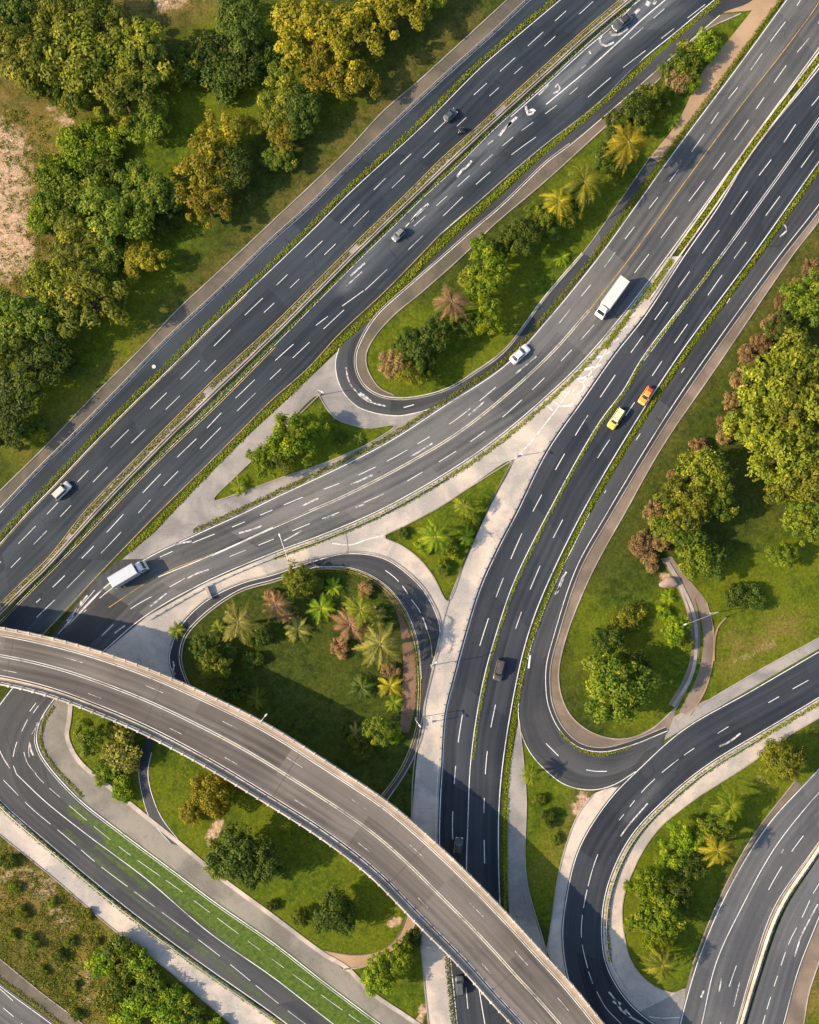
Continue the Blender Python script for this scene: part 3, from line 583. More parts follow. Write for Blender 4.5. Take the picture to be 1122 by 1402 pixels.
# lower right roads
W.solid(F_l, .26, z, .3); W.solid(ext([(1122, 1085), (1111, 1097), (1061, 1161), (1015, 1244), (981, 1318), (961, 1402)], 150, 100), .24, z); W.solid(F_r, .2, z, -.3)
W.dash([(1150, 1085), (1110, 1132), (1078, 1175), (1048, 1227), (1020, 1292), (996, 1360), (985, 1410)], 5.0, 6.0, .22, z)
WO.solid([(988, 1340), (985, 1358)], .4, z); WO.solid([(1013, 1345), (1005, 1378)], .25, z); WO.solid([(964, 1356), (960, 1366)], .5, z); WO.solid([(1073, 1163), (1070, 1168)], .4, z)
W.solid(G_r, .2, z, -.3); W.dash([(1125, 1205), (1114, 1223), (1098, 1257), (1081, 1290), (1068, 1327), (1058, 1357), (1048, 1390), (1040, 1420)], 3.5, 2.0, .2, z)
WO.solid([(1120, 1238), (1104, 1268), (1098, 1280), (1088, 1310)], .42, z)
# loop ramp in the middle
W.solid(J_out[1:15], .2, z, -.2); W.solid(J_in[1:9], .18, z, .2); Yl.solid(J_in[8:], .17, z, .15); W.solid(J_in[8:14], .12, z, .42)
W.dash([(528, 781), (540, 790), (552, 803), (563, 820), (574, 835), (582, 853), (587, 870)], 3.0, 1.5, .22, z); Yl.solid([(585, 863), (590, 878), (592, 900)], .16, z)
WO.solid([(237, 905), (239, 915), (236, 920), (240, 923)], .5, z)
W.solid(J2_r[2:], .2, z, .12); W.solid(J2_l[2:], .14, z, -.12)
W.solid([(-60, 1303), (5, 1358), (18, 1370)], .22, z); W.dash([(5, 1380), (40, 1410)], 2.5, 2, .2, z); W.solid([(-150, 1227), (0, 1350), (77, 1407), (200, 1507)], .2, z)
# smears on the concrete gores
for pts, w in (([(705, 628), (725, 608), (735, 596), (747, 580), (758, 566), (766, 555), (773, 545), (780, 535)], .42), ([(741, 559), (748, 555), (757, 562)], .4), ([(767, 557), (774, 555), (782, 557)], .35), ([(784, 519), (797, 518), (805, 515)], .5),
               ([(789, 512), (797, 506), (813, 502)], .4), ([(800, 521), (810, 509), (812, 504)], .5), ([(798, 523), (801, 528), (797, 536)], .4), ([(798, 507), (815, 503), (820, 497)], .4), ([(806, 483), (816, 488), (828, 487)], .45), ([(825, 467), (831, 477), (838, 478)], .35), ([(838, 452), (846, 447), (852, 452)], .35),
               ([(820, 497), (828, 484), (840, 466), (856, 440), (868, 418)], .35), ([(792, 528), (786, 534), (784, 537)], .4), ([(868, 418), (878, 408), (884, 410)], .4), ([(455, 744), (480, 746), (505, 738), (526, 733)], .35), ([(862, 428), (858, 437)], .5), ([(848, 455), (838, 458)], .3)):
    WC.solid(pts, w * .9, .06)
for (ax, ay), (vx, vy), (cx_, cy_) in (((868, 424), (869, 419), (884, 409)), ((852, 441), (858, 437), (872, 428)), ((838, 458), (846, 455), (860, 446)), ((826, 473), (834, 471), (848, 463)), ((812, 489), (823, 489), (836, 481)), ((798, 505), (812, 506), (824, 498)), ((786, 520), (800, 523), (812, 515)), ((770, 535), (787, 541), (800, 533)), ((757, 549), (772, 557), (787, 552))):
    WC.solid([(ax, ay), ((ax + vx) / 2, (ay + vy) / 2 + 1), (vx, vy), ((cx_ + vx) / 2, (cy_ + vy) / 2 + .5), (cx_, cy_)], .33, .064)
W.build('road_marking', M['white']); Yl.build('road_marking', M['yellow']); WO.build('road_marking', M['worn']); WC.build('road_marking', M['gorepaint'])

# ================================================================== KERBS, RAILS, HEDGES
kerb(A_outer, .22, .14); kerb(Q_edge, .22, .14); kerb(D_path, .25, .14); kerb(E_up, .22, .14); kerb(E_pav, .22, .14); kerb(HP_l, .22, .14); kerb(HP_r, .95, .14, 'conc', .3)
kerb(T1 + T1[:1], .25, .15); kerb(T2 + T2[:1], .22, .15); kerb(J_out[3:], .26, .18, off=.25); kerb(J_in, .22, .15, off=-.3)
kerb([(915, 770), (935, 805), (950, 840), (954, 880), (947, 925), (922, 967)], .7, .16); kerb([(913, 770), (930, 800), (944, 838)], .45, .2); kerb([(968, 825), (977, 860), (977, 900), (966, 945), (945, 980)], .22, .15, 'sandpath')
kerb([(978, 905), (979, 878), (984, 858), (995, 845)], .3, .2, 'sandpath')
kerb(I_pav, .2, .14); kerb([(711, 985), (717, 1040), (721, 1093), (721, 1200), (747, 1297)], .2, .14)
kerb([(812, 1088), (791, 1117), (768, 1183), (753, 1277), (748, 1310)], .2, .14); kerb([(563, 1130), (567, 1050), (580, 975), (604, 863), (614, 826), (637, 767), (667, 700), (704, 628)], .22, .15); kerb([(574, 1273), (587, 1402), (595, 1460)], .22, .15)
kerb([(437, 1300), (484, 1308), (521, 1302), (545, 1282), (562, 1238)], .18, .13, 'brown'); kerb([(470, 1327), (497, 1324), (534, 1303), (560, 1280), (572, 1258)], .22, .14)
kerb(G_path, .2, .13); kerb([(1090, 1068), (1028, 1150), (982, 1238), (949, 1320)], .2, .14)
kerb(R_in[3:], .2, .15, off=-.2); kerb([(890, 215), (858, 262), (798, 347), (748, 405), (691, 478), (640, 515)], .2, .14)
guard([p for p in C_l if 430 < p[1] < 1200], 'steel guard rail between the wide pale pavement and the central carriageway', -.55)
kerb(D_r, 1.1, .05, 'ramp', off=.6)
kerb(D_r, .2, .14, off=1.2)
guard([p for p in A_edge if -60 < p[1] < 760], 'guard rail on the outer edge of the far upper left highway', -.55)
guard(E_r[2:10], 'guard rail on the inside bend of the dark right-hand ramp', .8)
guard(H_l[5:11], 'guard rail along the lower left curve beside the tan pavement', -.8)
guard(B_se[9:15], 'guard rail edging the curved road by the grey forecourt near the flyover', .7)
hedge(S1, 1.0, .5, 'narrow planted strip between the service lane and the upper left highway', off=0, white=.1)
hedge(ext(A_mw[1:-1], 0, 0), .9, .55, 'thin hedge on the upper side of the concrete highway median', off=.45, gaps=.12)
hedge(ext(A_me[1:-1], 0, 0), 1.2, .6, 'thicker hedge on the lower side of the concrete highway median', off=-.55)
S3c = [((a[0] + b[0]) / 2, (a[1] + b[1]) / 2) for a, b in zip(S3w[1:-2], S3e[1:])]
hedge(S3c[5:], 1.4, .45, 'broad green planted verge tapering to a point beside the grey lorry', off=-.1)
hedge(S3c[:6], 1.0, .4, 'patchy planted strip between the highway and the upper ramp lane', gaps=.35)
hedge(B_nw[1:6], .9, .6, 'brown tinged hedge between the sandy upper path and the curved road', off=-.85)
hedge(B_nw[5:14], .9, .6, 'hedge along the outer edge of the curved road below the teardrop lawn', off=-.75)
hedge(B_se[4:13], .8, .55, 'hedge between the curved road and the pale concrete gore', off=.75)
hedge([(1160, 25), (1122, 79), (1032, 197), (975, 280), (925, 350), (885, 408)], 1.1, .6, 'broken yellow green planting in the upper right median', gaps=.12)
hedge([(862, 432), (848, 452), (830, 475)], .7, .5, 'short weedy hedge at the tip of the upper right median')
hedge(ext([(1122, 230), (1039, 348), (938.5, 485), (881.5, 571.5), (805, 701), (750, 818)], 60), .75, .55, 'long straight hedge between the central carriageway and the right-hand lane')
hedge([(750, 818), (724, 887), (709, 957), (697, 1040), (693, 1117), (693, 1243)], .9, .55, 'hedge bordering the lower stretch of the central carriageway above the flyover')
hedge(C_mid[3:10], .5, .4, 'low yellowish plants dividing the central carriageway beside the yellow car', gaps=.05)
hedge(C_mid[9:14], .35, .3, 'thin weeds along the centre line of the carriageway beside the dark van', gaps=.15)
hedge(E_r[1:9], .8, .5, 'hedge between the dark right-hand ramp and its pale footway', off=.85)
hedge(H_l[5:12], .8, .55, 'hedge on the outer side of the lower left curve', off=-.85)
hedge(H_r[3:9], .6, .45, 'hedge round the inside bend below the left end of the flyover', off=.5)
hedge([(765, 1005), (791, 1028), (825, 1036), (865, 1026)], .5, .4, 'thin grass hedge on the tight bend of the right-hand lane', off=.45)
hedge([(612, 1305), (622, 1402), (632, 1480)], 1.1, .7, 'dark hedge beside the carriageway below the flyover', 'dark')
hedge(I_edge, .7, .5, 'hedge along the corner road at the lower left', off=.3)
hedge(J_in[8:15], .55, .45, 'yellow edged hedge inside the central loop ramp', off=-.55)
# highway median barrier: a cast kerb with two rails
b = empty('median_barrier', (0, 0, 0), 0, 'pale concrete barrier running along the middle of the upper left highway', 'barrier')
Pm = spline([((a[0] + c[0]) / 2, (a[1] + c[1]) / 2) for a, c in zip(A_mw, [min(A_me, key=lambda q: (q[0] - a[0]) ** 2 + (q[1] - a[1]) ** 2) for a in A_mw])], .8, 2.0)
V, Fc = rail_mesh(Pm, [(-.34, 0), (.34, 0), (.34, .25), (-.34, .25)]); mk('base', V, Fc, M['brown'], b)
for sgn in (-1, 1):
    V, Fc = rail_mesh(Pm + normals(Pm) * sgn * .25, [(-.07, .25), (.07, .25), (.06, .85), (-.06, .85)], 0); mk('rail', V, Fc, M['parapet'], b)
# lower right barrier
b = empty('concrete_barrier', (0, 0, 0), 0, 'weathered concrete barrier dividing the two lower right roads', 'barrier')
Pm = spline([((a[0] + c[0]) / 2, (a[1] + c[1]) / 2) for a, c in zip(F_r, G_l)], .8, 1.6)
V, Fc = rail_mesh(Pm, [(-.75, 0), (.75, 0), (.7, .22), (-.7, .22)]); mk('base', V, Fc, M['brown'], b)
V, Fc = rail_mesh(Pm, [(-.3, .22), (.3, .22), (.12, .9), (-.12, .9)], 0, 2.0, (.5, .5, .82)); mk('wall', V, Fc, M['parapet'], b)
for s in (-1, 1):
    V, Fc = rail_mesh(Pm + normals(Pm) * s * .62, [(-.06, .22), (.06, .22), (.06, .42), (-.06, .42)]); mk('edge_kerb', V, Fc, M['kerb'], b)
# upper right median kerbs
for off in (-.8, .8): kerb([(1160, 25), (1122, 79), (1032, 197), (975, 280), (925, 350), (885, 408)], .35, .2, 'parapet', off)

# ================================================================== FLYOVER
ZB = 8.2
br = empty('flyover_bridge', (0, 0, 0), 0, 'curved concrete flyover with pale parapets crossing the lower left of the interchange', 'bridge')
BU = ext([(-120, 842), (0, 858), (100, 880), (200, 913), (300, 957), (374, 995), (461, 1050), (534, 1099), (607, 1162), (674, 1228), (748, 1308), (781, 1344), (828, 1402)], 150, 260)
BL = ext([(-120, 920), (0, 937), (67, 953), (133, 977), (200, 1006), (283, 1050), (374, 1105), (441, 1148), (507, 1199), (574, 1267), (624, 1317), (674, 1373), (701, 1402)], 150, 260)
n = 150
pu = spline(BU, ZB, n=n); plw = spline(BL, ZB, n=n)
# keep the two edges square to each other: project
mid = (pu + plw) / 2; ml = length(mid)
mid = np.c_[[np.interp(np.linspace(0, 1, n), np.linspace(0, 1, n), mid[:, k]) for k in (0, 1)]].T
nn = normals(mid); half = []
for p, q in zip(mid, nn):
    du = ((pu - p) @ q); tu = np.abs((pu - p) @ np.array([q[1], -q[0]])); dl = ((plw - p) @ q); tl = np.abs((plw - p) @ np.array([q[1], -q[0]]))
    half.append((du[np.argmin(tu)], dl[np.argmin(tl)]))
half = np.array(half); hu, hl = half[:, 0], half[:, 1]
def bl(t, inset=0.0):
    """polyline at fraction t across the deck (0 upper edge, 1 lower edge), inset in metres from that edge"""
    d = hu * (1 - t) + hl * t; sg = np.sign(hl - hu)
    return mid + nn * (d + sg * inset)[:, None]
def deckrib(name, a, b_, z, m, nc):
    V = []; U = []; ss = np.r_[0, np.cumsum(np.hypot(*np.diff((a + b_) / 2, axis=0).T))]
    for i in range(n):
        for j in range(nc + 1):
            p = a[i] + (b_[i] - a[i]) * j / nc; V.append((*p, z)); U.append((np.hypot(*(b_[i] - a[i])) * j / nc, ss[i]))
    Fc = [(i * (nc + 1) + j, (i + 1) * (nc + 1) + j, (i + 1) * (nc + 1) + j + 1, i * (nc + 1) + j + 1) for i in range(n - 1) for j in range(nc)]
    if np.cross(np.array(V[Fc[0][1]]) - V[Fc[0][0]], np.array(V[Fc[0][2]]) - V[Fc[0][0]])[2] < 0: Fc = [f[::-1] for f in Fc]
    return mk(name, V, Fc, m, br, uvs=U, attrs=dict(wear=np.zeros(len(V)), moss=np.zeros(len(V))))
deckrib('road_surface', bl(0, 1.3), bl(1, -1.3), ZB, M['deck'], 12)
mc = bl(.5); wd = np.abs(hu - hl)
V = []; Fc = []
for i in range(n):
    for f_, zz in ((.5, -.02), (.5, -.35), (.30, -1.6), (-.30, -1.6), (-.5, -.35), (-.5, -.02)):
        p = mc[i] + nn[i] * wd[i] * f_; V.append((*p, ZB + zz))
for i in range(n - 1):
    for j in range(6): a = i * 6 + j; c = i * 6 + (j + 1) % 6; Fc.append((a, c, c + 6, a + 6))
mk('deck', V, Fc, M['cgrey'], br)
for t, s in ((0, 1), (1, -1)):
    P = bl(t, s * .75); V, Fc = rail_mesh(P, [(-.56, -.015), (.56, -.015), (.56, .2), (-.56, .2)], ZB); mk('walkway', V, Fc, M['walk'], br)
    P = bl(t, s * 1.42); V, Fc = rail_mesh(P, [(-.10, -.01), (.10, -.01), (.10, .26), (-.10, .26)], ZB); mk('edge_kerb', V, Fc, M['parapet'], br)
    P = bl(t, s * .12); V, Fc = rail_mesh(P, [(-.16, -.4), (.16, -.4), (.14, 1.1), (-.14, 1.1)], ZB, 2.6, (.5, .5, 1.2)); mk('parapet', V, Fc, M['parapet'], br)
    P = bl(t, s * .55); V, Fc = rail_mesh(P, [(-.04, .75), (.04, .75), (.04, .83), (-.04, .83)], ZB, 2.6, (.1, .1, .8)); mk('hand_rail', V, Fc, M['steel'], br)
mY = Strips(); zb = ZB + .025
for a_, w_ in ((bl(0, 1.85), .20), (bl(1, -1.85), .20), (bl(.5, .22), .17), (bl(.5, -.22), .17)):
    mW = Strips(); mW.add(a_, w_, zb); mW.build('lane_line', M['white'], br)
mY.add(bl(.5, 0)[60:], .12, zb)
def bdash(t, on, gap, w, st):
    P = bl(t); d = np.r_[0, np.cumsum(np.hypot(*np.diff(P, axis=0).T))]; x = st
    while x < d[-1]:
        u = np.linspace(x, min(x + on, d[-1]), 4); sd = Strips(); sd.add(np.c_[np.interp(u, d, P[:, 0]), np.interp(u, d, P[:, 1])], w, zb); sd.build('lane_dash', M['worn'], br); x += (on + gap) * random.uniform(.9, 1.4)
bdash(.28, 4, 9, .16, 5); bdash(.74, 3, 11, .16, 9)
mY.build('lane_line', M['yellow'], br)
for i in range(8, n - 2, 21):
    jt = Strips(); jt.add(np.array([bl(0, 1.6)[i], bl(1, -1.6)[i]]), .12, ZB + .012); jt.build('expansion_joint', M['chassis'], br)
for i in (14, 45, 74, 100, 128):
    p = mc[i]; bm = bmesh.new(); cyl(bm, .95, .95, (p[0], p[1], 0), (p[0], p[1], ZB - 2.2), 20)
    a = math.atan2(nn[i][1], nn[i][0]); box(bm, -3.4, 3.4, -.8, .8, ZB - 2.35, ZB - 1.61, Matrix.Translation((p[0], p[1], 0)) @ Matrix.Rotation(a, 4, 'Z'))
    obm('pier', bm, M['cgrey'], br)

# ================================================================== TREES
def blob_pts(n, seed, flat, elong):
    r = random.Random(seed); pts = []
    ph = [r.uniform(0, 6.28) for _ in range(4)]
    for _ in range(n):
        th = r.uniform(0, 6.28); u = r.random() ** .5
        lob = 1 + .16 * math.sin(3 * th + ph[0]) + .12 * math.sin(5 * th + ph[1]) + .08 * math.sin(8 * th + ph[2])
        rr = u * .80 * lob; zz = math.sqrt(max(0, 1 - (u * .93) ** 2)) * r.uniform(.55, 1.0) * flat
        pts.append((rr * math.cos(th) * elong, rr * math.sin(th) / elong, zz))
    return pts
def broadleaf(name, seed, n=48, clump=.20, leaves=130, flat=.62, elong=1.0, leaf=.042, base=.62):
    random.seed(seed); V = []; Fc = []; T = []
    pts = blob_pts(n, seed, flat, elong)
    for (x, y, zc) in pts:
        cr = clump * random.choice((.5, .7, .85, 1.0, 1.15, 1.4)) * random.uniform(.9, 1.1); ct = random.uniform(.05, .75); c = Vector((x, y, base + zc))
        for _ in range(leaves):
            d = Vector((random.gauss(0, 1), random.gauss(0, 1), random.gauss(.35, .9))).normalized()
            rr = cr * random.uniform(.62, 1.08) * (1 + .25 * math.sin(7 * d.x + seed) * math.sin(6 * d.y + 2 * d.z))
            leafquads(V, Fc, T, c + Vector((d.x, d.y, d.z * .8)) * rr, d + Vector((random.uniform(-.6, .6), random.uniform(-.6, .6), random.uniform(-.1, .7))), leaf, min(1, max(0, ct + random.uniform(-.22, .22) + (.25 if random.random() < .07 else 0))))
    me = bpy.data.meshes.new(name); me.from_pydata([tuple(v) for v in V], [], Fc); me.materials.append(F['mid'])
    a = me.attributes.new('tint', 'FLOAT', 'POINT'); a.data.foreach_set('value', np.array(T, dtype=np.float32)); me.update()
    bm = bmesh.new(); cyl(bm, .075, .05, (0, 0, 0), (0, 0, base), 9)
    for k in range(7):
        x, y, zc = pts[(k * 5) % len(pts)]; cyl(bm, .035, .012, (0, 0, base * .8), (x * .85, y * .85, base + zc * .8), 6)
    tm = bpy.data.meshes.new('trunk'); bm.to_mesh(tm); bm.free(); tm.materials.append(M['bark'])
    return me, tm, base + flat * .55
def conifer_bush(name, seed, n=60): return broadleaf(name, seed, n + 35, .17, 100, .9, 1.0, .04, .35)
def palm(name, seed, nf=22, h=1.5, droop=.55, lw=.036):
    random.seed(seed); V = []; Fc = []; T = []; wd = .17
    for k in range(nf):
        az = k * 2.39996 + random.uniform(-.3, .3); lift = 1.05 - 1.15 * (k / nf) + random.uniform(-.1, .1); L = random.uniform(.70, 1.12); ft = random.uniform(.05, .75)
        d = Vector((math.cos(az), math.sin(az), 0)); side = Vector((-d.y, d.x, 0)); P = []
        for i in range(15):
            t = i / 14; P.append(d * (L * t * (1 - .12 * max(0, lift))) + Vector((0, 0, h + lift * .5 * L * t - droop * L * t * t)))
        for i in range(14):
            a, b_ = P[i], P[i + 1]; w = .012 * (1 - i / 15); q = len(V)
            V += [a - side * w, a + side * w, b_ + side * w, b_ - side * w]; Fc.append((q, q + 1, q + 2, q + 3)); T += [min(1, ft + .45)] * 4
            for sub in (0, .5):
                if i < 1: continue
                c = a.lerp(b_, sub); t = (i + sub) / 14
                for sg in (-1, 1):
                    ln = wd * math.sin(math.pi * min(1, t * .80 + .18)) * random.uniform(.7, 1.2)
                    tip = c + side * sg * ln * .80 + d * ln * .75 + Vector((0, 0, -.10 * ln + random.uniform(-.05, .05))); q = len(V); f_ = (b_ - a).normalized() * lw * .5
                    V += [c - f_, c + f_, tip + f_ * .25, tip - f_ * .25]; Fc.append((q, q + 1, q + 2, q + 3)); T += [min(1, max(0, ft + random.uniform(-.15, .2)))] * 4
    me = bpy.data.meshes.new(name); me.from_pydata([tuple(v) for v in V], [], Fc); me.materials.append(F['mid'])
    a = me.attributes.new('tint', 'FLOAT', 'POINT'); a.data.foreach_set('value', np.array(T, dtype=np.float32)); me.update()
    bm = bmesh.new()
    for k in range(9): cyl(bm, .085 - .003 * k, .068 - .003 * k, (0, 0, h * k / 9), (0, 0, h * (k + 1) / 9 + .01), 10)
    bmesh.ops.create_icosphere(bm, subdivisions=2, radius=.055, matrix=Matrix.Translation((0, 0, h)))
    tm = bpy.data.meshes.new('trunk'); bm.to_mesh(tm); bm.free(); tm.materials.append(M['palmbark'])
    return me, tm, h
PROTO = {
    'tree': [broadleaf('crown', 11 + i, n=(50, 58, 46, 62)[i], elong=(1, 1.18, .9, 1.08)[i], flat=(.62, .7, .58, .66)[i]) for i in range(4)],
    'lumpy': [broadleaf('crown', 41 + i, n=38, clump=.20, leaves=150, flat=.75, elong=(1.0, 1.25, .85)[i], leaf=.042) for i in range(3)],
    'shrub': [broadleaf('crown', 71 + i, n=32, clump=.24, leaves=130, flat=.5, elong=(1.1, .9, 1.0)[i], leaf=.06, base=.18) for i in range(3)],
    'round': [conifer_bush('crown', 91), conifer_bush('crown', 92, 70)],
    'palm': [palm('fronds', 111, 26), palm('fronds', 112, 21, 1.2, .7, .038), palm('fronds', 113, 30, 1.35, .6)],
    'tuft': [palm('fronds', 131, 16, .35, .45, .042), palm('fronds', 132, 19, .3, .5, .042)],
}
USED = {}
def plant(px, py, r, kind, colr, label, group=None, rot=None, sc=(1, 1, 1)):
    var = PROTO[kind]; i = USED.get(kind, 0); USED[kind] = i + 1
    me, tm, ch = var[i % len(var)]
    R = r * S * (1.14 if kind in ('palm', 'tuft') else 1.08 if kind in ('tree', 'lumpy') else 1.0); zc = ch * R * sc[2]; R *= (H - zc) / H
    p = at(px, py, zc)
    nm = {'tree': 'broadleaf_tree', 'lumpy': 'broadleaf_tree', 'shrub': 'shrub', 'round': 'bushy_tree', 'palm': 'palm_tree', 'tuft': 'young_palm'}[kind]
    cat = {'shrub': 'shrub', 'palm': 'palm tree', 'tuft': 'palm tree'}.get(kind, 'tree')
    rt = empty(nm, (p.x, p.y, 0), random.uniform(0, 6.28) if rot is None else rot, label, cat, group)
    rt.scale = (R * sc[0], R * sc[1], R * sc[2])
    c = link('crown' if kind not in ('palm', 'tuft') else 'fronds', me, rt)
    c.material_slots[0].link = 'OBJECT'; c.material_slots[0].material = F[colr]
    link('trunk' if kind != 'shrub' else 'stem', tm, rt)
    return rt
UL = 'trees beside the upper left highway'; RT = 'trees of the right-hand wood'
T = plant
# --- upper left wood
for a in [
    (8, 12, 40, 'tree', 'dark', 'dark tree cut off by the top left corner'), (34, 72, 48, 'tree', 'olive', 'olive green tree at the upper left edge above the sandy patch'),
    (100, 70, 52, 'tree', 'olive', 'large olive tree third from the top left corner'), (96, 118, 34, 'tree', 'mid', 'green tree edge at the head of the sandy clearing'),
    (182, 62, 48, 'tree', 'olive', 'olive tree with pale tips nearest the golden clearing at the top'), (168, 130, 40, 'lumpy', 'olive', 'golden olive tree just below the pale tipped olive tree'), (200, 165, 30, 'tree', 'mid', 'darker crown under the golden olive tree of the upper left wood'),
    (308, 178, 30, 'lumpy', 'gold', 'upper golden crown of the three in the middle of the wood'), (270, 226, 38, 'lumpy', 'gold', 'largest golden crown of the three in the middle of the wood'), (285, 282, 30, 'lumpy', 'gold', 'lower golden crown of the three in the middle of the wood'), (312, 228, 34, 'tree', 'dark', 'dark tree behind the three golden crowns'),
    (198, 258, 38, 'tree', 'mid', 'green tree left of the golden crowns'), (226, 268, 30, 'tree', 'dark', 'dark green tree touching the largest golden crown'), (150, 290, 42, 'tree', 'mid', 'green tree between the bright thicket and the golden shrub'),
    (102, 328, 34, 'lumpy', 'olive', 'olive tree at the lower edge of the bright thicket'), (197, 358, 26, 'lumpy', 'gold', 'small golden tree standing alone near the highway verge'), (190, 330, 18, 'lumpy', 'olive', 'little olive tree above the lone golden tree'),
    (70, 388, 40, 'tree', 'olive', 'olive tree below the sandy patch'), (118, 412, 46, 'lumpy', 'olive', 'lumpy olive tree with golden top facing the highway'), (140, 360, 30, 'tree', 'mid', 'mid green tree behind the lumpy olive one'), (150, 420, 22, 'shrub', 'mid', 'low shrub at the foot of the lumpy olive tree'),
    (25, 440, 45, 'tree', 'mid', 'green tree against the left edge halfway down the wood'), (60, 478, 36, 'tree', 'dark', 'dark tree lowest but two along the verge'), (22, 528, 42, 'tree', 'dark', 'dark tree at the left edge above the last one'), (5, 585, 32, 'tree', 'dark', 'last dark tree of the wood at the left edge'), (-15, 470, 45, 'tree', 'mid', 'tree half outside the left edge'),
    (425, 35, 46, 'lumpy', 'gold', 'big golden tree at the top left of the yellow cluster'), (478, 50, 44, 'lumpy', 'gold', 'golden tree at the middle of the yellow cluster by the top edge'), (482, 102, 32, 'lumpy', 'gold', 'golden tree reaching lowest in the yellow cluster'), (440, 82, 34, 'lumpy', 'gold', 'golden tree filling the centre of the yellow cluster'),
    (540, 12, 40, 'lumpy', 'gold', 'half golden tree at the top edge right of the yellow cluster'), (575, -8, 30, 'tree', 'olive', 'olive crown cut by the top edge nearest the highway'), (505, 22, 34, 'tree', 'dark', 'dark tree behind the golden ones at the top edge'),
    (385, 118, 30, 'lumpy', 'olive', 'olive gold tree left below the yellow cluster'), (396, 182, 24, 'lumpy', 'gold', 'small golden tree lowest in the row under the yellow cluster'), (380, 160, 26, 'tree', 'olive', 'olive tree in the row under the yellow cluster'), (382, 212, 22, 'tree', 'mid', 'green shrubby tree ending the row under the yellow cluster'), (412, 150, 30, 'tree', 'dark', 'dark crown in shade of the row under the yellow cluster'),
    (130, 20, 36, 'tree', 'mid', 'green tree at the top edge left of the golden clearing'), (70, 20, 34, 'tree', 'olive', 'olive tree at the top edge near the corner'), (60, 110, 30, 'tree', 'olive', 'olive crown just above the sandy clearing'), (232, 300, 20, 'shrub', 'dark', 'dark shrub below the dark green tree by the golden crowns'), (165, 345, 26, 'shrub', 'dark', 'dark shrub left of the lone golden tree'), (85, 435, 24, 'shrub', 'mid', 'green shrub between the lumpy olive tree and the left edge'), (45, 585, 20, 'shrub', 'mid', 'shrub at the verge below the last dark trees'), (95, 500, 18, 'shrub', 'dark', 'dark shrub on the verge side of the dark trees'),
    (330, 28, 34, 'tree', 'dark', 'dark tree in the shaded dip at the top edge'), 
]: T(a[0], a[1], a[2] * 1.1, *a[3:], group=UL, sc=(1, 1, .74))
for a in [(330, 88, 36, 'dark', 'dark thicket shrub nearest the yellow cluster'), (290, 70, 34, 'dark', 'dark thicket shrub left of the yellow cluster'), (360, 75, 28, 'dark', 'dark shrub under the left side of the yellow cluster'), (300, 112, 30, 'dark', 'lowest dark shrub of the shaded thicket'), (255, 90, 30, 'mid', 'green shrub between the olive trees and the dark thicket')]: T(a[0], a[1], a[2], 'shrub', a[3], a[4], 'shrubs of the upper left wood')
for x, y, r in ((75, 235, 30), (108, 205, 34), (140, 235, 32), (70, 275, 30), (110, 262, 32), (150, 200, 26), (165, 255, 24), (55, 300, 24), (95, 295, 26), (125, 180, 24), (62, 250, 22)):
    T(x, y, r, 'shrub', 'bright' if (x + y) % 3 else 'mid', 'bright green shrub of the thicket right of the sandy clearing', 'thicket shrubs by the sandy clearing')
